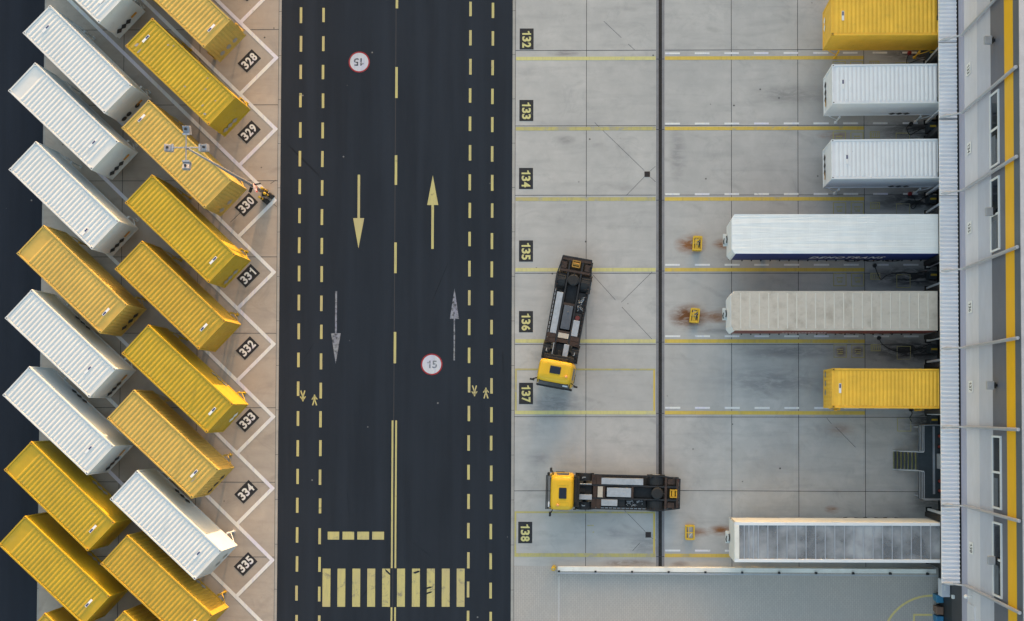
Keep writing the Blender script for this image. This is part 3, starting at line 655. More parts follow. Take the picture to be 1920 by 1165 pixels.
def trailer(x0, x1, yc, label, kind):
    r = thing('semi_trailer', (x0, yc, 0), 0, label, 'trailer', 'semi-trailers at the docks'); L = x1-x0; hy = 1.27; zt, zb = 4.0, 1.12; c = .28
    out = [(c*.6, -hy), (L, -hy), (L, hy), (c*.6, hy), (0, hy-c), (0, -hy+c)]
    def prism(z0, z1, pts, m0=0):
        mb = MB(); n = len(pts); mb.poly([(p[0], p[1], z1) for p in pts], m0)
        for i in range(n):
            a, b = pts[i], pts[(i+1) % n]; mb.poly([(a[0], a[1], z0), (b[0], b[1], z0), (b[0], b[1], z1), (a[0], a[1], z1)])
        mb.poly([(p[0], p[1], z0) for p in pts][::-1]); return mb
    sidem = {'blue': M['tarp_blue'], 'red': M['tarp_red'], 'open': M['cream']}[kind]
    if kind != 'open':
        prism(zb+.15, zt-.03, [(.25, -hy+.01), (L, -hy+.01), (L, hy-.01), (.25, hy-.01)]).build('side_curtain', sidem, r)
        prism(zb, zt-.05, [(c*.6-.03, -hy+.02), (.26, -hy+.005), (.26, hy-.005), (c*.6-.03, hy-.02), (-.03, hy-c), (-.03, -hy+c)]).build('front_wall', M['white_bright'], r)
        rf = prism(zt-.05, zt, out).build('roof', M['tarp_white'] if kind == 'blue' else M['tarp_beige'], r, .03)
        bw = MB(); n = 22
        for k in range(1, n): x = k*L/n; bw.box(x-.05, x+.05, -hy+.12, hy-.12, zt-.01, zt+.016, 0, .04, .02)
        b_ = bw.build('roof_bow', M['tarp_white'] if kind == 'blue' else tarp('pale_beige_tarpaulin', (.56, .55, .51, 1), (1, 1, 1), .2), rf)
        if kind == 'blue': b_.scale.z = 1; b_.data.transform(Matrix.Translation((0, 0, -.011)))
    else:
        for s in (-1, 1):
            y0, y1 = sorted((s*hy, s*(hy-.06))); MB().box(0, L, y0, y1, zb+.15, zt-.1).build('side_wall', M['cream'], r)
            y0, y1 = sorted((s*(hy+.01), s*(hy-.2))); MB().box(.0, L, y0, y1, zt-.1, zt+.02).build('top_rail', M['white_bright'], r, .02)
        MB().box(-.02, .06, -hy, hy, zb, zt-.1).build('front_wall', M['white_dirty'], r)
        MB().box(.0, .3, -hy+.2, hy-.2, zt-.1, zt+.03).build('front_rail', M['cream'], r, .02)
        MB().box(.1, L-.1, -hy+.07, hy-.07, zb+.1, zb+.2).build('floor', M['dark_steel'], r)
        # load: sacks and cartons seen through the clear roof sheet
        t = NT('wrapped_cargo'); vv = t.n('ShaderNodeTexVoronoi'); vv.inputs['Scale'].default_value = 2.2; t.l(t.co.outputs['Object'], vv.inputs['Vector'])
        k = t.mix(t.ramp(vv.outputs['Color'], 0, 1), (.28, .29, .33, 1), (.80, .75, .70, 1)); cm = t.out(t.mix(t.ramp(t.noise(1.2), .45, .7), k, (.24, .26, .31, 1)), .8)
        rr = random.Random(3); x = .35
        cg = thing('loose_cargo', (x0, yc, 0), 0, 'heap of grey wrapped cargo inside the trailer with a clear roof', 'cargo')
        mb = MB()
        for i in range(190):
            cx = .5 + rr.random()**1.7*(L-2); cy = rr.uniform(-1.0, 1.0); sz = rr.uniform(.12, .3); h = 3.05 - .75*(cx/L) + rr.uniform(-.15, .25)
            a_ = rr.uniform(0, PI); ca, sa = math.cos(a_)*sz, math.sin(a_)*sz
            b4 = [(cx-ca+sa, cy-sa-ca, zb+.2), (cx+ca+sa, cy+sa-ca, zb+.2), (cx+ca-sa, cy+sa+ca, zb+.2), (cx-ca-sa, cy-sa+ca, zb+.2)]
            b4 = [(min(max(p[0], .35), L-.2), min(max(p[1], -1.17), 1.17), p[2]) for p in b4]
            mb.hexa(b4, [(p[0]*.93+cx*.07, p[1]*.93+cy*.07, h) for p in b4])
        o = mb.build('cargo_bundles', cm, cg, .05)
        t = NT('cloudy_polycarbonate'); n = t.noise(.55, 5, None, .5); n2 = t.noise(3.2, 4)
        t.out(t.mix(t.ramp(n, .4, .62), (.25, .265, .29, 1), (.44, .46, .49, 1)), .22)
        t.l(t.ramp(t.math('ADD', n, t.math('MULTIPLY', n2, .25)), .45, .85, .45, .88), t.b.inputs['Alpha'])
        MB().box(.3, L, -hy+.2, hy-.2, zt-.04, zt-.03).build('roof_sheet', t.m, r)
        xs = [.62, .92, 1.22, 1.52] + [1.52+.61*k for k in range(1, 19)]
        for x in xs:
            if x < L-.1: MB().box(x-.035, x+.035, -hy+.2, hy-.2, zt-.03, zt+.005).build('roof_bow', M['galv'], r)
    MB().box(.2, L-.1, -.55, .55, .85, zb+.02).box(.1, L, -hy+.03, hy-.03, zb-.06, zb+.08).build('chassis', M['dark_steel'], r)
    for x in (L-5.05, L-3.7, L-2.35):
        for s in (-1, 1): wheel(r, x, s*1.02, .52, .38, None, s)
        MB().tube([(x, -1, .52), (x, 1, .52)], .07).build('axle', M['dark_steel'], r)
    for s in (-1, 1):
        MB().box(2.5, 2.64, s*.9-.07, s*.9+.07, .05, zb).box(2.4, 2.74, s*.9-.14, s*.9+.14, .01, .05).build('landing_leg', M['dark_steel'], r)
        MB().box(3.4, L-6, s*(hy-.06)-.02, s*(hy-.06)+.02, .45, .6).box(3.4, L-6, s*(hy-.06)-.02, s*(hy-.06)+.02, .72, .86).build('side_guard', M['silver'], r)
        g = MB()
        if kind != 'open':
            k = 1.0
            while k < L-.6: g.box(k-.035, k+.035, s*(hy+.03)-.035, s*(hy+.03)+.035, zb-.04, zb+.14); k += .63
            g.build('curtain_buckle', M['black'], r)
    # couplings at the front wall
    o = MB().box(-.3, -.03, -.38, .42, zb+.25, zb+.5).box(-.22, -.03, -.25, .3, zb+.5, zb+.62).build('coupling_box', M['white'], r, .02)
    MB().tube([(-.26, -.28, zb+.52), (-.30, -.1, zb+.62), (-.24, .1, zb+.54)], .03).tube([(-.1, -.2, zb+.64), (-.08, 0, zb+.8), (-.1, .25, zb+.64)], .035).build('coupling', M['black'], o)
    return r
r4 = trailer(7.58, 21.2, 11.38, 'white topped trailer with a navy side and white company lettering', 'blue')
t = link('lettering', text_mesh('lettering', 'DEMOTRANS', 4.95, .80, flat('white_lettering', (.92, .92, .92, 1), .5), .035, .35, 1.25), r4); t.location = (15.35-7.58, -1.27-.012, 2.35); t.rotation_euler = (PI/2, 0, 0)
r5 = trailer(7.53, 20.75, 6.42, 'grimy beige topped trailer with a maroon side', 'red')
mb = MB()
for k in range(14):
    x = 3.6 + k*.21; mb.box(x, x+.14, -1.275, -1.262, 1.95+.012*k, 2.02+.012*k)
mb.build('side_print', M['decal_white'], r5)
r7 = trailer(7.72, 21.0, -8.42, 'trailer with white frame and clear barred roof showing cargo, beside the low white wall', 'open')

# ------------------------------------------------------------------ swap-body trucks
M['cab'] = paint_steel('glossy_yellow_cab_paint', (.70, .42, .012, 1), (.5, .3, .03, 1), .15, .38, .05)
M['hatch'] = flat('tinted_hatch', (.012, .016, .03, 1), .2)
M['amber'] = flat('amber_lens', (.85, .35, .12, 1), .25)
def truck(loc, rzz, label, clean):
    r = thing('swap_body_truck', loc, rzz, label, 'truck', 'yellow cab trucks without a load')
    # cab: rounded shell from stacked sections
    sec = [(.50, .16, 1.78, 1.19), (.62, .06, 1.80, 1.22), (1.55, .08, 1.80, 1.22), (1.75, .10, 1.79, 1.20), (2.55, .27, 1.76, 1.13), (2.80, .36, 1.73, 1.08), (2.90, .50, 1.62, .97), (2.93, .75, 1.45, .8)]
    mb = MB(); n = 16; base = []
    for (z, x0, x1, hy) in sec:
        cx, hx = (x0+x1)/2, (x1-x0)/2; ring = []
        for k in range(32):
            a = 2*PI*(k+.5)/32; ca, sa = math.cos(a), math.sin(a); e = .28
            ring.append((cx + hx*math.copysign(abs(ca)**e, ca), hy*math.copysign(abs(sa)**e, sa), z))
        base.append(len(mb.v)); mb.v += ring
    for i in range(len(sec)-1):
        for k in range(32):
            a, b = base[i], base[i+1]; mb.f.append((a+k, a+(k+1) % 32, b+(k+1) % 32, b+k)); mb.m.append(0)
    mb.f.append(tuple(base[-1]+k for k in range(32))); mb.m.append(0); mb.f.append(tuple(base[0]+k for k in range(32))[::-1]); mb.m.append(0)
    cab = mb.build('cab', M['cab'], r, 0, True)
    MB().hexa([(.05, -1.06, 1.62), (.15, -1.06, 1.62), (.15, 1.06, 1.62), (.05, 1.06, 1.62)], [(.255, -.98, 2.62), (.4, -.98, 2.62), (.4, .98, 2.62), (.255, .98, 2.62)]).build('windscreen', M['glass_dark'], cab)
    MB().box(-.04, .02, -1.12, 1.12, 2.36, 2.42).box(.0, .36, -1.1, -1.06, 2.38, 2.42).box(.0, .36, 1.06, 1.1, 2.38, 2.42).build('sun_visor', M['black'], cab)
    MB().box(-.06, .09, -1.2, 1.2, .42, .95).box(.0, .07, -.9, .9, .98, 1.45).build('bumper', M['black'], cab, .03)
    MB().box(.86, 1.36, -.36, .36, 2.9, 2.985).build('roof_hatch', M['hatch'], cab, .06)
    MB().tube([(.80, -.78, 2.9), (.80, -.78, 3.02), (.80, -.78, 3.05)], [.09, .085, .04], 14).build('beacon', M['amber'], cab)
    for y in (-.75, -.55, .55, .75): MB().box(.75, 1.5, y-.02, y+.02, 2.88 if abs(y) > .6 else 2.91, 2.925 if abs(y) > .6 else 2.945).build('roof_rib', M['cab'], cab)
    MB().box(.13, .22, -.95, -.62, 2.25, 2.42).build('permit', M['decal_white'], cab)
    for s in (-1, 1):
        MB().hexa([(.62, s*1.19, 1.6), (1.45, s*1.19, 1.6), (1.45, s*1.225, 1.6), (.62, s*1.225, 1.6)], [(.7, s*1.13, 2.35), (1.45, s*1.13, 2.35), (1.45, s*1.16, 2.35), (.7, s*1.16, 2.35)]).build('side_window', M['glass_dark'], cab)
        m = MB().tube([(.45, s*1.1, 2.35), (.32, s*1.38, 2.4), (.28, s*1.45, 2.3)], .03).tube([(.45, s*1.1, 1.7), (.32, s*1.4, 1.75)], .025).box(.2, .32, s*1.46-.13, s*1.46+.13, 1.75, 2.42).build('mirror', M['black'], cab, .02)
        MB().box(-.075, -.05, s*.9-.18, s*.9+.18, .6, .8).build('headlight', M['decal_white'], cab)
        MB().box(.5, 1.1, s*1.2-.05, s*1.2+.05, .38, .5).build('door_step', M['black'], cab)
        MB().tube([(1.78, s*1.1, 2.2), (1.95, s*1.1, 2.25), (1.98, s*1.1, 1.2)], .03).build('grab_rail', M['black'], cab)
    MB().box(1.78, 2.15, -1.0, 1.0, .9, 1.75).box(1.8, 1.98, -.7, .9, 1.75, 2.0).build('engine_housing', M['black'], r, .04)
    # frame
    fr = MB()
    for s in (-1, 1):
        fr.box(1.7, 8.85, s*.44-.05, s*.44+.05, .82, 1.10)
        fr.hexa([(2.95, s*1.14-.035, .98), (7.75, s*1.14-.035, .98), (7.75, s*1.14+.035, .98), (2.95, s*1.14+.035, .98)], [(2.95, s*1.14-.035, 1.1), (7.75, s*1.14-.035, 1.1), (7.75, s*1.14+.035, 1.1), (2.95, s*1.14+.035, 1.1)])
        fr.bar((7.75, s*1.14, 1.04), (8.87, s*.98, 1.04), .07, .12)
    fr.box(8.80, 8.9, -1.0, 1.0, .9, 1.12)
    chs = fr.build('chassis_frame', M['dark_steel'], r)
    MB().box(3.0, 8.8, -1.08, -.5, .5, .58).box(3.0, 8.8, .5, 1.08, .5, .58).box(3.0, 8.8, -.5, .5, .5, .56).build('dark_gap_fill', M['black'], r)  # black sheets added so the open gaps in the frame read dark
    for (x0, x1, y0, y1) in ((2.95, 3.25, -1.12, -.5), (2.95, 3.25, .5, 1.12), (3.28, 3.6, -1.1, -.5), (3.28, 3.6, .5, 1.1), (3.05, 3.3, -.38, .38), (3.72, 3.86, -.38, .38), (5.62, 5.76, -.38, .38), (7.85, 8.0, -1.05, 1.05), (8.05, 8.5, .62, .96), (8.05, 8.5, -.96, -.62), (8.62, 8.78, -.95, .95)):
        MB().box(x0, x1, y0, y1, 1.0, 1.115).build('crossmember', M['rust_steel'], chs)
    pin = MB()
    for x in (3.1, 8.45):
        for s in (-1, 1): pin.tube([(x, s*1.0, 1.1), (x, s*1.0, 1.22)], .06, 8)
    for k in range(13): pin.box(3.8+k*.28, 3.86+k*.28, 1.0, 1.12, .98, 1.09); pin.box(3.8+k*.28, 3.86+k*.28, -1.12, -1.0, .98, 1.09)
    pin.build('locking_pin', M['rust_steel'], chs)
    MB().box(3.6, 6.4, .52, .94, .75, 1.13).build('long_step_cover', M['silver'], r, .01)
    MB().box(3.98, 5.6, -.31, .30, .8, 1.14).tube([(5.12, .0, 1.14), (5.12, 0, 1.17)], .08).tube([(4.08, -.2, 1.14), (4.08, -.2, 1.16)], .04).tube([(4.08, .08, 1.14), (4.08, .08, 1.16)], .04).build('tank_cover', M['silver'] if clean else plain('oily_steel_cover', (.10, .11, .13, 1), .5, .3), r, .02)
    MB().box(3.36, 3.70, -.36, .36, .95, 1.125).build('cross_plate', plain('rusty_cream_plate', (.48, .44, .38, 1), .7, 0, .1, 4, (.2, .08, .04, 1), .5), r)
    MB().box(3.62, 4.7, -.92, -.5, .7, 1.13).build('tool_box', M['silver'], r, .01)
    MB().box(4.75, 5.2, -.95, -.5, .6, .98).build('air_tank_box', M['black'], r); MB().box(5.25, 6.6, -1.0, -.5, .6, .82).build('valve_tray', M['black'], r)
    rr = random.Random(5 if clean else 9); vb = MB()
    for k in range(22):
        x, y = rr.uniform(5.4, 6.4), rr.uniform(-.92, -.58); vb.tube([(x, y, .82), (x+rr.uniform(-.15, .15), y+rr.uniform(-.12, .12), .96), (x+rr.uniform(-.2, .2), y+rr.uniform(-.1, .1), .84)], .018, 5)
    vb.build('hose_bundle', M['silver'], r)
    if not clean:
        MB().tube([(4.85, -.72, .98), (4.85, -.72, 1.06)], [.17, .14], 16).build('filler_cap', plain('red_cap', (.12, .02, .02, 1), .5), r)
    MB().box(5.8, 7.0, -.34, .34, .6, .78).build('transmission', M['black'], r); MB().tube([(2.2, 0, .75), (5.8, 0, .7)], .07).build('drive_shaft', M['dark_steel'], r)
    MB().tube([(7.35, 0, 1.08), (7.35, 0, 1.2), (7.35, 0, 1.23)], [.40, .38, .3], 24).box(7.3, 7.85, -.03, .03, 1.23, 1.235).build('coupling_plate', M['black'], r)
    MB().box(1.78, 2.98, -.52, -.18, 1.1, 1.35).build('air_duct', M['silver'], r, .01)
    MB().tube([(2.12, .52, 1.3), (2.95, .52, 1.3)], .03).build('exhaust_rail', M['silver'], r)
    MB().box(1.9, 3.0, -.35, .40, .5, .95).box(2.1, 2.5, -.1, .2, .95, 1.05).build('engine', M['black'], r, .04)
    hk = MB()
    for s in (-1, 1): hk.box(8.2, 8.68, s*.24-.035, s*.24+.035, .95, 1.17)
    hk.box(8.2, 8.28, -.2, .2, .95, 1.15); hk.box(8.6, 8.68, -.2, .2, .95, 1.15); hk.tube([(8.44, -.2, 1.08), (8.44, .2, 1.08)], .11, 10)
    hk.build('tow_hook', M['yellow_deep'] if clean else plain('rusty_yellow', (.30, .16, .02, 1), .6, 0, .2, 4, (.06, .03, .015, 1), .6), r)
    for (x, dual) in ((2.45, False), (7.28, True)):
        MB().tube([(x, -.9, .5), (x, .9, .5)], .09).build('axle', M['dark_steel'], r)
        for s in (-1, 1):
            wheel(r, x, s*(.93 if dual else 1.02), .5, .55 if dual else .32, None, s)
            m = MB(); hw = .34 if dual else .26; yc = s*(.88 if dual else .97); pr = None
            for k in range(9):
                a = PI*(.02+.96*k/8); q = (x+.60*math.cos(a), .5+.58*math.sin(a))
                if pr: m.poly([(pr[0], yc-hw, pr[1]), (q[0], yc-hw, q[1]), (q[0], yc+hw, q[1]), (pr[0], yc+hw, pr[1])])
                pr = q
            g = m.build('mudguard', M['black'], r); sm = g.modifiers.new('thickness', 'SOLIDIFY'); sm.thickness = .03
            if not dual: MB().tube([(x-.12, yc-.1*s, 1.08), (x-.12, yc-.02*s, 1.15), (x+.08, yc-.02*s, 1.12)], .03, 6).build('bolt', M['silver'], g)
            MB().box(x+.5 if dual else x+.45, x+.53 if dual else x+.48, yc-.2, yc+.2, .25, .8).build('mud_flap', M['black'], r)
        for s in (-1, 1): MB().box(8.7, 8.86, s*.85-.12, s*.85+.12, .6, .78).build('tail_light', plain('red_lens', (.25, .02, .02, 1), .3), r) if dual else None
    for s in (-1, 1): MB().box(3.3, 6.5, s*1.1-.02, s*1.1+.02, .45, .58).build('side_guard', M['silver'], r)
    return r
p = G(1038.8, 726.5, 1.0); truck((p.x, p.y, 0), math.radians(79.8), 'truck angled across the bays with its yellow cab pointing down at 137', False)
p = G(1027, 919.8, 1.0); truck((p.x, p.y, 0), math.radians(-1.3), 'truck lying level across the drain channel, yellow cab facing the road', True)

# ------------------------------------------------------------------ yellow stands on the ground
M['stand'] = plain('yellow_stand_paint', (.62, .40, .03, 1), .5, 0, .1, 3, (.12, .05, .02, 1), .6)
def stand(u, v, a, label, rusty):
    p = G(u, v, .3); r = thing('support_stand', (p.x, p.y, 0), math.radians(a), label, 'stand', 'yellow stands in front of the trailers')
    hx, hy = .27, .48
    mb = MB()
    for z in (.05, .5):
        for s in (-1, 1): mb.box(s*hx-.04, s*hx+.04, -hy, hy, z-.03, z+.03); mb.box(-hx+.04, hx-.04, s*(hy-.04)-.05, s*(hy-.04)+.05, z-.025, z+.032)
    for s in (-1, 1):
        for q in (-1, 1): mb.box(s*hx-.03, s*hx+.03, q*(hy-.05)-.03, q*(hy-.05)+.03, .0, .5)
    mb.build('frame', M['stand'], r)
    MB().box(-hx+.05, hx-.05, -hy+.06, hy-.06, .02, .05).build('dark_base', M['rust'], r)
    MB().box(-hx+.04, hx-.04, -.03, .03, .47, .52).bar((-.1, -.4, .5), (-.1, .4, .5), .05).build('brace', M['stand'], r)
    MB().box(-.15, .2, -.4, .35, .16, .18).box(-.02, .18, .08, .32, .18, .2).build('grey_plate', M['silver'], r)
    if rusty:
        MB().box(-.18, .18, -.38, -.1, .42, .47).bar((-.2, .1, .48), (.2, .3, .48), .12, .04).build('top_plate', M['stand'], r)
        MB().bar((-.15, -.2, .3), (.15, .25, .5), .05).bar((.1, -.3, .5), (.14, .1, .56), .08, .02).build('hook', M['dark_steel'], r)
    else: MB().bar((-.1, -.3, .45), (.12, -.05, .45), .04).build('hook', M['decal_white'], r)
stand(1307.5, 457, -3, 'yellow stand on a rust stain in front of the navy sided trailer', True)
stand(1302.5, 592, -6, 'tilted rusty yellow stand in front of the beige topped trailer', True)
stand(1293.5, 998.5, 0, 'clean yellow stand in front of the barred roof trailer', False)

# ------------------------------------------------------------------ warehouse
WX = 22.0; WY0, WY1 = -70.0, 330.0
def clad(name, c, var=.05):
    t = NT(name); v = t.mapped((1, .05, 1)); n = t.noise(1.0, 5, t.mapped((1, .6, 2)), .6); n2 = t.noise(.3, 4)
    wv = t.n('ShaderNodeTexWave', wave_type='BANDS', bands_direction='Z'); wv.inputs['Scale'].default_value = 2.2; t.l(t.co.outputs['Object'], wv.inputs['Vector'])
    k = t.mix(t.ramp(n, .3, .7), sc(c, 1-var), sc(c, 1+var)); k = t.mix(t.ramp(n2, .45, .7, 0, .3), k, sc(c, .82))
    return t.out(k, .5, .1, wv.outputs['Fac'], .25, .01)
M['clad_blue'] = clad('blue_grey_cladding', (.385, .395, .51, 1)); M['clad_light'] = clad('light_grey_cladding', (.65, .65, .71, 1))
M['clad_mid'] = clad('mid_grey_cladding', (.51, .535, .63, 1)); M['clad_dark'] = clad('anthracite_cladding', (.14, .148, .185, 1))
M['clad_top'] = clad('slate_cladding', (.105, .128, .16, 1)); M['clad_yellow'] = clad('yellow_cladding', (.90, .50, .006, 1), .03)
M['plinth'] = clad('dark_plinth', (.05, .05, .058, 1)); M['plinth2'] = clad('black_plinth', (.018, .022, .028, 1))
M['canopy'] = clad('pale_canopy_sheet', (.84, .83, .86, 1), .04)
wh = thing('warehouse', (WX, 6, 0), 0, 'long grey warehouse with a yellow stripe, window pairs and a ribbed dock canopy', 'building')
def wpart(name, mb, mat, parent=None, label=None):
    """geometry given in place coordinates, kept relative to the warehouse"""
    me = mb.mesh(name, mat); me.transform(Matrix.Translation((-WX, -6, 0))); o = link(name, me, parent or wh)
    if label: o['label'] = label
    return o
for (z0, z1, mt, dx, lab) in ((0, 2.6, 'plinth2', 0, None), (2.6, 4.6, 'plinth', .003, None), (4.6, 5.55, 'clad_blue', -.02, None), (5.55, 7.75, 'clad_light', .0, None), (7.75, 9.92, 'clad_mid', .004, None),
                         (9.92, 12.0, 'clad_dark', 0, None), (12.0, 13.22, 'clad_yellow', -.01, 'yellow stripe'), (13.22, 14.1, 'clad_top', 0, None)):
    wpart('wall_band', MB().box(WX+dx, WX+.4, WY0, WY1, z0, z1), M[mt], None, lab)
wpart('roof', MB().box(WX+.4, WX+68, WY0, WY1, 13.5, 13.9), M['clad_light']); wpart('end_wall', MB().box(WX+.4, WX+68, WY1-.4, WY1, 0, 13.5).box(WX+.4, WX+68, WY0, WY0+.4, 0, 13.5).box(WX+67.6, WX+68, WY0+.4, WY1-.4, 0, 13.5), M['clad_mid'])
wpart('parapet_cap', MB().box(WX-.04, WX+.45, WY0, WY1, 14.1, 14.16), M['galv'])
for (y0, y1) in ((14.12, 18.42), (9.2, 13.45), (-5.62, -1.42), (-10.65, -6.38)):
    fr = MB(); z0, z1 = 9.92, 11.22; t_ = .11; xo = WX-.09
    fr.box(xo, WX+.05, y0, y1, z0-.02, z0+.1); fr.box(xo, WX+.05, y0, y1, z1-.1, z1); fr.box(xo, WX+.05, y0, y0+t_, z0+.1, z1-.1); fr.box(xo, WX+.05, y1-t_, y1, z0+.1, z1-.1)
    ym = (y0+y1)/2; fr.box(xo+.01, WX+.05, ym-.06, ym+.06, z0+.1, z1-.1)
    f = wpart('window', fr, M['white_bright'])
    o = wpart('pane', MB().box(WX-.03, WX-.01, y0+t_, y1-t_, z0+.1, z1-.1), M['glass_dark'], f)
    bl = MB(); bl.box(WX-.034, WX-.031, y0+t_, y0+(y1-y0)*.42, z0+.12, z0+.75)
    wpart('blind', bl, plain('grey_blind', (.10, .12, .15, 1), .6), f)
PY = [23.63, 18.72, 13.82, 8.89, 3.95, -1.0, -5.93, -10.86]
M['pipe'] = plain('grey_pipe_paint', (.42, .43, .47, 1), .45, .2, .08, 2, (.15, .15, .16, 1), .3)
for y in PY + [28.55, 33.5]:
    pp = MB().tube([(WX-.16, y, 14.0), (WX-.16, y, 5.8), (WX-.16, y, 5.62)], .10, 10)
    for z in (6.5, 9.0, 11.5, 13.6): pp.box(WX-.26, WX, y-.02, y+.02, z-.04, z+.04)
    pp = pp.tube([(WX-.16, y, 5.66), (WX-.45, y, 5.35), (WX-.95, y, 4.88)], [.06, .06, .05], 10)
    o = wpart('downpipe', pp, M['pipe'])
    wpart('outlet_shoe', MB().tube([(WX-.72, y, 5.10), (WX-.98, y, 4.86), (WX-1.25, y, 4.70)], [.08, .11, .035], 10), M['pipe'], o)
cy0, cy1 = -10.97, 60.0
cn = wpart('canopy', MB().box(20.74, 21.88, cy0, cy1, 4.44, 4.52), M['canopy'])
rb = MB(); y = cy0+.05; per = .262
while y < cy1-.1:
    rb.hexa([(20.74, y, 4.52), (21.88, y, 4.52), (21.88, y+.15, 4.52), (20.74, y+.15, 4.52)], [(20.75, y+.05, 4.61), (21.88, y+.05, 4.61), (21.88, y+.10, 4.61), (20.75, y+.10, 4.61)]); y += per
wpart('sheet_rib', rb, M['canopy'], cn)
gj2 = MB()
for y in PY: gj2.box(20.73, 21.9, y-.1, y-.075, 4.5, 4.575)
wpart('canopy_joint', gj2, M['plinth'], cn)
br = MB()
for y in [p_+2.4 for p_ in PY]: br.bar((22, y, 4.35), (20.9, y, 4.4), .1, .1)
wpart('canopy_bracket', br, M['dark_steel'], cn)
# dock doors and shelters
bayc = [26.9, 21.6, 16.72, 11.4, 6.45, 1.45, -8.42]
for i, y in enumerate(bayc):
    sh = MB(); x0 = 20.82; hw = 1.66
    sh.box(x0, 22, y-hw, y+hw, 4.0, 4.40); sh.box(x0, 22, y-hw, y-hw+.3, .9, 4.0); sh.box(x0, 22, y+hw-.3, y+hw, .9, 4.0)
    o = wpart('dock_shelter', sh, M['black'])
    wpart('dock_door', MB().box(21.9, 21.99, y-1.3, y+1.3, 1.1, 3.99), M['clad_mid'], o)
    bf = MB()
    for s in (-1, 1): bf.box(21.7, 22.0, y+s*1.1-.12, y+s*1.1+.12, .85, 1.1)
    wpart('rubber_buffer', bf, M['black'], o)
# door leaf south of the docks
dr_ = MB().box(WX-.05, WX, -15.2, -11.9, 5.6, 6.9)
wpart('wall_hatch', dr_, M['clad_light'])
sm_ = MB(); outl = ((-15.2, -15.15, 5.6, 6.9), (-11.95, -11.9, 5.6, 6.9))
# ---- things on or by the warehouse
for i, (n, (y, z)) in enumerate(zip((133, 134, 135, 136, 137, 138), ((21.2, 6.4), (16.27, 6.4), (11.33, 6.4), (6.41, 6.42), (1.5, 6.42), (-8.43, 6.35)))):
    r = thing('number_sign', (WX, y, z), 0, 'small white wall sign reading %d above the dock canopy' % n, 'sign', 'white number signs on the warehouse wall')
    MB().box(-.05, -.02, -.36, .36, -.34, .34).build('panel', M['decal_white'], r)
    t = link('lettering', number_mesh('lettering', str(n), .60, .42, M['decal_black'], .02), r); t.location = (-.053, 0, 0); t.rotation_euler = (PI/2, 0, -PI/2)
lampl = {21.44: 'topmost grey box lamp, on the bare dark wall above the windows', 11.48: 'grey box lamp in front of the window between signs 134 and 135', 1.47: 'grey box lamp on the bare dark wall above sign 137', -8.54: 'grey box lamp in front of the window above sign 138'}
for y, lab in lampl.items():
    r = thing('wall_lamp', (WX, y, 10.6), 0, lab, 'lamp', 'box lamps on the warehouse wall')
    MB().box(-.62, -.2, -.24, .24, -.1, .12).build('lamp_body', M['galv'], r, .03); MB().box(-.22, .02, -.07, .07, -.05, .07).box(-.13, -.1, -.17, .17, -.14, .14).build('bracket', M['dark_steel'], r)
    MB().box(-.6, -.24, -.2, .2, -.115, -.1).build('lens', M['decal_white'], r)
postv = (88, 118, 230, 259, 365, 399, 501, 541, 639, 679, 776, 955, 1053)
side = ['lower', 'upper']
plab = ['dock post below the yellow docked container at the top', 'dock post just above the upper short white container', 'dock post below the upper short white container', 'dock post just above the lower short white container',
        'dock post below the lower short white container', 'dock post just above the navy sided trailer', 'dock post below the navy sided trailer', 'dock post just above the beige topped trailer', 'dock post below the beige topped trailer',
        'dock post just above the yellow docked container beside the stair', 'dock post below the yellow docked container beside the stair', 'dock post just above the clear roofed trailer', 'dock post between the clear roofed trailer and low white wall']
for v, lab in zip(postv, plab):
    p = G(1735, v); y = p.y
    r = thing('dock_post', (21.35, y, 0), 0, 'slim grey ' + lab, 'post', 'guide posts beside the docks')
    MB().box(-.09, .09, -.075, .075, 0, 3.6).build('post', M['white_bright'], r); MB().box(-.2, .2, -.16, .16, 0, .03).build('base_plate', M['dark_steel'], r); MB().box(.09, .6, -.035, .035, 3.2, 3.5).box(.09, .6, -.03, .03, .4, .6).build('wall_arm', M['dark_steel'], r)
# control consoles by the docks
for (v, lab) in ((110, 'below the topmost yellow docked container'), (246, 'between the two short white containers'), (380, 'above the navy sided trailer'), (520, 'above the beige topped trailer'), (657, 'above the docked yellow container by the stair'), (787, 'above the metal stair')):
    y = G(1750, v).y; r = thing('control_cabinet', (21.45, y, 0), 0, 'dark cabinet under the canopy edge ' + lab, 'cabinet', 'dark control cabinets at the docks')
    MB().box(-.28, .2, -.26, .26, .3, 1.2).build('housing', plain('dark_blue_grey_paint', (.03, .04, .05, 1), .5), r, .02); MB().box(-.24, .16, -.06, .06, 1.2, 1.22).build('yellow_strip', M['stand'], r); MB().box(-.2, .1, -.2, .2, 0, .3).build('foot', M['dark_steel'], r)
# hoses lying on the slab
def hose(pts, lab, red):
    q = [G(u, v, .04) for u, v in pts]; r = thing('air_hose', (q[0].x, q[0].y, 0), 0, lab, 'hose', 'black hoses by the docks')
    # smooth the path
    s = []
    for i in range(len(q)-1):
        p0 = q[max(i-1, 0)]; p1 = q[i]; p2 = q[i+1]; p3 = q[min(i+2, len(q)-1)]
        for k in range(6):
            t = k/6; s.append(.5*((2*p1)+(p2-p0)*t+(2*p0-5*p1+4*p2-p3)*t*t+(3*p1-p0-3*p2+p3)*t**3))
    s.append(q[-1]); o = Vector((q[0].x, q[0].y, 0))
    MB().tube([p_-o for p_ in s], .024, 6).build('tube', M['black'], r, smooth=True)
    MB().tube([(s[0]-o)+Vector((0, 0, -.02)), (s[0]-o)+Vector((0, 0, .16))], [.15, .12], 10).build('coupling', plain('red_coupling', (.25, .02, .02, 1), .5) if red else M['dark_steel'], r)
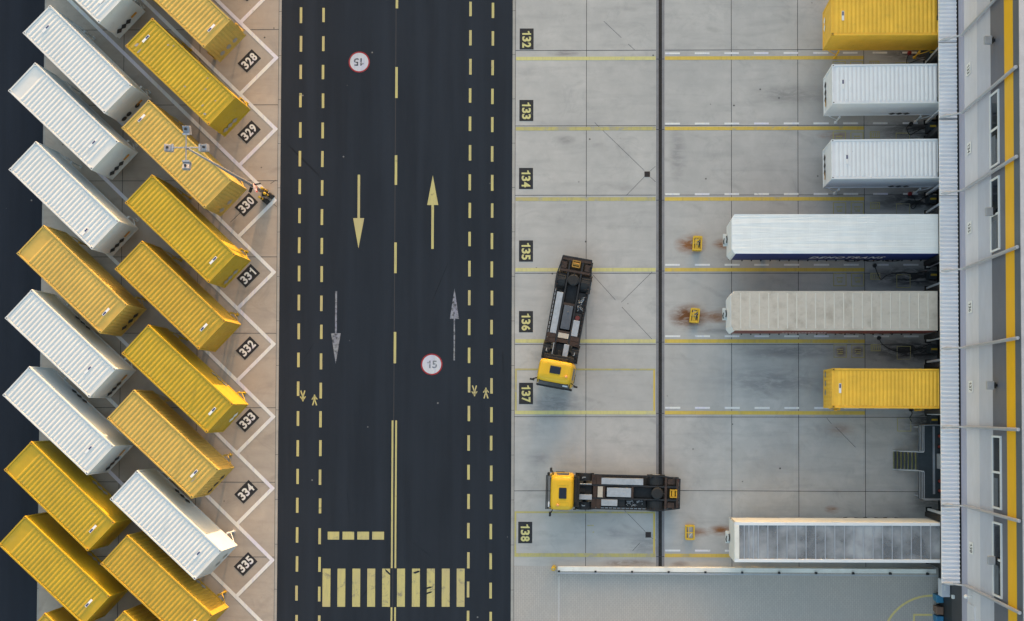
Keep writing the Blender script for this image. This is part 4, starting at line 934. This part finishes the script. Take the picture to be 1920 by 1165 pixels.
hose([(1705, 100), (1700, 112), (1702, 120), (1722, 112), (1742, 108)], 'short black hose near the foot of the topmost docked container', True)
hose([(1708, 233), (1700, 240), (1706, 253), (1716, 248), (1728, 242), (1744, 236)], 'black hose loop between the two short white containers', False)
hose([(1706, 364), (1714, 372), (1718, 384), (1712, 392), (1708, 386), (1718, 380), (1738, 368)], 'curled black hose above the navy sided trailer', True)
hose([(1640, 498), (1645, 512), (1652, 524), (1664, 516), (1690, 511), (1716, 513), (1740, 508)], 'long black hose between the navy and beige trailers', False)
hose([(1648, 634), (1655, 646), (1676, 658), (1700, 660), (1720, 655), (1742, 646)], 'long black hose below the beige topped trailer', False)
hose([(1708, 768), (1710, 776), (1706, 784), (1710, 792)], 'short black hose above the metal stair', False)
# metal stair and landing
r = thing('metal_stair', (20.0, -3.3, 0), 0, 'steel stair with yellow nosings and a railed landing at the docks', 'stairs')
o = Vector((20.0, -3.3, 0)); S = lambda u, v, z: G(u, v, z) - o
ya, yb = G(1700, 880, .6).y - o.y, G(1700, 847, .6).y - o.y
xa = G(1674, 863, 0).x - o.x; xb = G(1722, 863, 1.2).x - o.x; n = 7
M['tread'] = plain('dark_grating', (.06, .068, .08, 1), .6, .3); M['nose'] = flat('yellow_nosing', (.22, .22, .04, 1), .6)
for k in range(n):
    x0 = xa + (xb-xa)*k/n; x1 = xa + (xb-xa)*(k+1)/n; z = 1.2*(k+1)/n
    tr = MB().box(x0, x1-.005, ya, yb, z-.04, z).build('tread', M['tread'], r); MB().box(x0, x0+.045, ya, yb, z, z+.006).build('nosing', M['nose'], tr)
stg = MB()
for y in (ya-.03, yb+.03): stg.bar((xa, y, .05), (xb, y, 1.15), .05, .2)
stg.build('stringer', M['galv'], r)
ly0, ly1 = G(1722, 935, 1.2).y-o.y, G(1722, 797, 1.2).y-o.y
ld = MB().box(xb, 1.9, ly0, ly1, 1.14, 1.2).build('landing', plain('dark_landing_grating', (.045, .06, .072, 1), .6, .2), r); MB().box(xb+.95, xb+1.1, ly0+.3, ly1-.1, 1.2, 1.21).build('grating_seam', M['galv'], ld)
for x in (xb+.1, 1.7):
    for y in (ly0+.15, ly1-.15, 0): MB().box(x-.05, x+.05, y-.05, y+.05, 0, 1.14).build('leg', M['galv'], r)
def railing(pts, hh=1.1, z=1.2):
    mb = MB()
    for i in range(len(pts)-1):
        a, b = Vector(pts[i]), Vector(pts[i+1])
        for h in (.08, .42, .76, hh): mb.tube([a+Vector((0, 0, h)), b+Vector((0, 0, h))], .026, 6)
        d = (b-a).length; m = max(1, int(d/1.2))
        for k in range(m+1): p_ = a+(b-a)*k/m; mb.tube([p_, p_+Vector((0, 0, hh))], .026, 6)
    return mb
railing([(1.75, ly1, 1.2), (xb+.04, ly1, 1.2), (xb+.04, yb+.08, 1.2)]).build('railing', M['galv'], r)
railing([(1.75, ly0, 1.2), (xb+.04, ly0, 1.2), (xb+.04, ya-.08, 1.2)]).build('railing', M['galv'], r)
for y in (ya-.03, yb+.03):
    mb = MB().tube([(xa+.15, y, .15), (xa+.15, y, 1.05), (xb+.03, y, 2.28)], .028, 6).tube([(xa+.15, y, .65), (xb+.03, y, 1.85)], .022, 6); mb.build('handrail', M['galv'], r)
for k, (v, lab) in enumerate(((818, 'topmost'), (838, 'second'), (903, 'third'), (921, 'lowest'))):
    y = G(1757, v, 1.5).y; q = thing('red_buffer', (21.72, y, 1.2), 0, lab + ' of four small red fittings at the rear of the stair landing', 'fitting', 'red fittings behind the landing')
    MB().tube([(-.02, 0, 0), (-.02, 0, .25), (-.02, 0, .3)], [.1, .1, .05], 10).build('red_cap', plain('dull_red_paint', (.22, .025, .02, 1), .6), q); MB().box(-.14, .1, -.14, .14, -.01, .03).build('base', M['dark_steel'], q)
y = G(1757, 865, 1.5).y; q = thing('white_panel', (21.62, y, 1.2), 0, 'pale grey panel standing at the door end of the stair landing', 'panel'); MB().box(-.12, .12, -.5, .5, .1, .95).build('panel_box', M['silver'], q, .02); MB().box(-.1, .1, -.4, .4, 0, .1).build('base', M['dark_steel'], q)
# low white wall with steel rail at the south edge of the yard
x0, x1 = G(1046, 1067).x, 21.6
yN, yS = -10.62, -10.90
r = thing('barrier_wall', ((x0+x1)/2, yN, 0), 0, 'long low white wall with steel top rail between yard and block paving', 'wall'); mx = (x0+x1)/2
h0, h1 = .35, .75
MB().hexa([(x0-mx, yS-yN, 0), (x1-mx, yS-yN, 0), (x1-mx, 0, 0), (x0-mx, 0, 0)], [(x0-mx, yS-yN, h0), (x1-mx, yS-yN, h1), (x1-mx, 0, h1), (x0-mx, 0, h0)]).build('wall', paint_steel('white_masonry_paint', (.86, .86, .83, 1), (.55, .50, .42, 1), .25, .7), r)
mb = MB(); mb.bar((x0-mx, yS-yN-.1, h0+.12), (x1-mx, yS-yN-.1, h1+.35), .09, .06); mb.build('top_rail', M['galv'], r)
mb = MB(); k = 0
while x0+.1+k*2.47 < x1:
    x = x0+.1+k*2.47; t = (x-x0)/(x1-x0); mb.box(x-mx-.07, x-mx+.07, yS-yN-.15, yS-yN+.06, h0+(h1-h0)*t, h0+.1+(h1+.23-h0)*t); k += 1
mb.build('rail_bracket', M['dark_steel'], r)
p = G(1038, 1066, .5); r = thing('yellow_bollard', (p.x, p.y, 0), 0, 'yellow bollard at the road end of the low white wall', 'bollard')
MB().tube([(0, 0, 0), (0, 0, .72), (0, 0, .8)], [.15, .15, .1], 16).build('post', M['stand'], r); MB().tube([(0, 0, .8), (0, 0, .82)], .045, 10).build('cap_bolt', M['silver'], r)
# cabinet, bins, wall lamp by the corner
r = thing('wall_cabinet', (21.98, -11.55, 0), 0, 'light grey wall box just below the lower end of the canopy', 'cabinet')
MB().box(-.53, 0, -.62, .5, 1.6, 2.4).build('housing', M['clad_light'], r, .01); MB().box(-.42, -.3, -.2, .12, 2.4, 2.405).build('label_plate', M['decal_white'], r)
r = thing('socket_box', (21.98, -12.0, 3.2), 0, 'tiny white box on the dark wall beside the light grey wall box', 'box'); MB().box(-.16, 0, -.12, .12, -.1, .1).build('housing', M['decal_white'], r, .01); MB().tube([(-.05, 0, -.1), (-.05, 0, -.9)], .02, 6).build('conduit', M['galv'], r)
for (v, c, lab) in ((1123, (.02, .16, .30, 1), 'upper blue bin at the corner end of the yellow curve'), (1145, (.16, .09, .06, 1), 'brown bin between two blue bins by the wall'), (1163, (.02, .15, .30, 1), 'lower blue bin cut by the bottom edge')):
    p = G(1758, v, 1.0); r = thing('waste_bin', (21.75, p.y, 0), 0, lab, 'bin', 'bins against the warehouse wall')
    bm_ = plain('bin_plastic', c, .45, 0, .1, 3)
    MB().hexa([(-.16, -.2, .08), (.16, -.2, .08), (.16, .2, .08), (-.16, .2, .08)], [(-.22, -.26, .98), (.22, -.26, .98), (.22, .26, .98), (-.22, .26, .98)]).build('bin_body', bm_, r, .02)
    MB().hexa([(-.24, -.28, .98), (.24, -.28, .98), (.24, .28, .98), (-.24, .28, .98)], [(-.2, -.24, 1.03), (.22, -.24, 1.1), (.22, .24, 1.1), (-.2, .24, 1.03)]).build('lid', bm_, r, .02)
    for s in (-1, 1): MB().tube([(.16, s*.2, .09), (.16, s*.25, .09)], .09, 12).build('wheel', M['black'], r)
p = G(1820, 1120, 6.6); r = thing('globe_lamp', (21.98, p.y, 6.4), 0, 'white globe lamp on a short arm on the warehouse wall near the lower edge', 'lamp')
MB().tube([(0, 0, 0), (-.15, 0, .05), (-.3, 0, 0)], .035, 8).build('arm', M['decal_white'], r)
bm = bmesh.new(); bmesh.ops.create_uvsphere(bm, u_segments=14, v_segments=8, radius=.13); bmesh.ops.translate(bm, vec=(-.38, 0, 0), verts=bm.verts); me = bpy.data.meshes.new('globe'); bm.to_mesh(me); bm.free(); me.materials.append(M['decal_white']); link('globe', me, r)

# ------------------------------------------------------------------ floodlight mast with its guards
M['mast'] = plain('mast_zinc', (.27, .28, .32, 1), .55, .2, .12, 2, (.12, .12, .12, 1), .3)
b = G(497, 362); r = thing('floodlight_mast', (b.x, b.y, 0), 0, 'tall slim mast with four floodlights on a cross, beside ground number 330', 'lamp')
HM = 11.9; tp = G(349, 277, HM); tx, ty = tp.x-b.x, tp.y-b.y
MB().tube([(0, 0, 0), (tx*.5, ty*.5, HM*.5), (tx, ty, HM)], [.13, .085, .05], 12).build('pole', M['mast'], r, 0, True)
MB().tube([(tx-.78, ty, HM), (tx+.78, ty, HM)], .04, 8).tube([(tx, ty-.78, HM+.005), (tx, ty+.78, HM+.005)], .04, 8).tube([(tx, ty, HM-.2), (tx, ty, HM+.06)], .08, 10).build('cross_arm', M['mast'], r)
for a in range(4):
    c = Matrix.Rotation(a*PI/2, 4, 'Z'); 
    def at(mb): mb.v = [tuple(c @ Vector(v) + Vector((tx, ty, HM))) for v in mb.v]; return mb
    fl = at(MB().hexa([(.82, -.21, -.32), (1.28, -.21, -.16), (1.28, .21, -.16), (.82, .21, -.32)], [(.78, -.18, -.05), (1.22, -.2, .12), (1.22, .2, .12), (.78, .18, -.05)])).build('floodlight', M['mast'], r, .02)
    at(MB().box(.72, .82, -.2, .2, -.02, .03).box(.78, .84, .18, .22, -.2, .03).box(.78, .84, -.22, -.18, -.2, .03)).build('yoke', M['galv'], fl); at(MB().box(.98, 1.1, -.05, .06, .06, .15)).build('driver_box', M['dark_steel'], fl)
    at(MB().poly([(.86, -.18, -.315), (.86, .18, -.315), (1.26, .18, -.175), (1.26, -.18, -.175)])).build('lens', M['decal_white'], fl)
MB().box(-.22, .22, -.22, .22, 0, .03).build('base_plate', M['dark_steel'], r)
sp = G(478.5, 353, 2.4); kk = 2.4/HM; pl_ = Vector((b.x + tx*kk, b.y + ty*kk, 2.4)) - sp
r = thing('speed_sign', sp, 0, 'small round red ringed speed sign fixed to the floodlight mast', 'sign')
Q = Matrix.Rotation(math.radians(14), 3, 'Z') @ Matrix.Rotation(PI/2, 3, 'Y')
mb = MB(); n = 24
def ringp(rad, off): return [Q @ Vector((rad*math.cos(2*PI*q/n), rad*math.sin(2*PI*q/n), off)) for q in range(n)]
a1, a0 = ringp(.30, .02), ringp(.30, -.01); mb.poly(a1); mb.poly(a0[::-1])
for q in range(n): mb.poly([a1[q], a1[(q+1) % n], a0[(q+1) % n], a0[q]])
mb.build('sign_face', M['decal_white'], r)
mb = MB(); o1, i1 = ringp(.30, .024), ringp(.215, .024)
for q in range(n): mb.poly([o1[q], o1[(q+1) % n], i1[(q+1) % n], i1[q]])
mb.build('ring', flat('red_print', (.45, .03, .03, 1), .5), r)
t = link('lettering', number_mesh('lettering', '15', .24, .2, M['decal_black'], .02), r); t.matrix_local = Q.to_4x4() @ Matrix.Translation((0, 0, .026)) @ Matrix.Rotation(PI/2, 4, 'Z')
MB().bar((-.02, 0, .12), pl_ + Vector((0, 0, .12)), .05).bar((-.02, 0, -.12), pl_ + Vector((0, 0, -.12)), .05).bar(pl_, pl_ + Vector((.62, .1, 0)), .08).bar(pl_+Vector((-.1, -.1, -.3)), pl_+Vector((-.22, -.42, -.3)), .09, .3).build('bracket', M['black'], r)
for (du, dv, lab) in ((-5, -11, 'upper'), (0, -1, 'right'), (-9.5, 6, 'lower')):
    p = G(499+du, 366+dv, .6); r = thing('safety_bollard', (p.x, p.y, 0), 0, lab + ' of three yellow and black bollards round the floodlight mast', 'bollard', 'bollards round the floodlight mast')
    for q in range(5): MB().tube([(0, 0, q*.2), (0, 0, q*.2+.2)], .085, 12).build('band', M['stand'] if q % 2 == 0 else M['black'], r)
    MB().tube([(0, 0, 1.0), (0, 0, 1.05)], [.085, .05], 12).build('cap', M['stand'], r)
for (u, v, lab) in ((507, 367, 'upper'), (498, 377, 'lower')):
    p = G(u, v, .2); r = thing('base_block', (p.x, p.y, 0), math.radians(-40), lab + ' black rubber block at the foot of the floodlight mast', 'block', 'black blocks at the mast foot')
    MB().box(-.2, .2, -.17, .17, 0, .35, 0, .03, .03).build('block', M['black'], r, .02); MB().tube([(0, 0, .35), (0, 0, .4)], .06, 10).build('lifting_eye', M['dark_steel'], r)
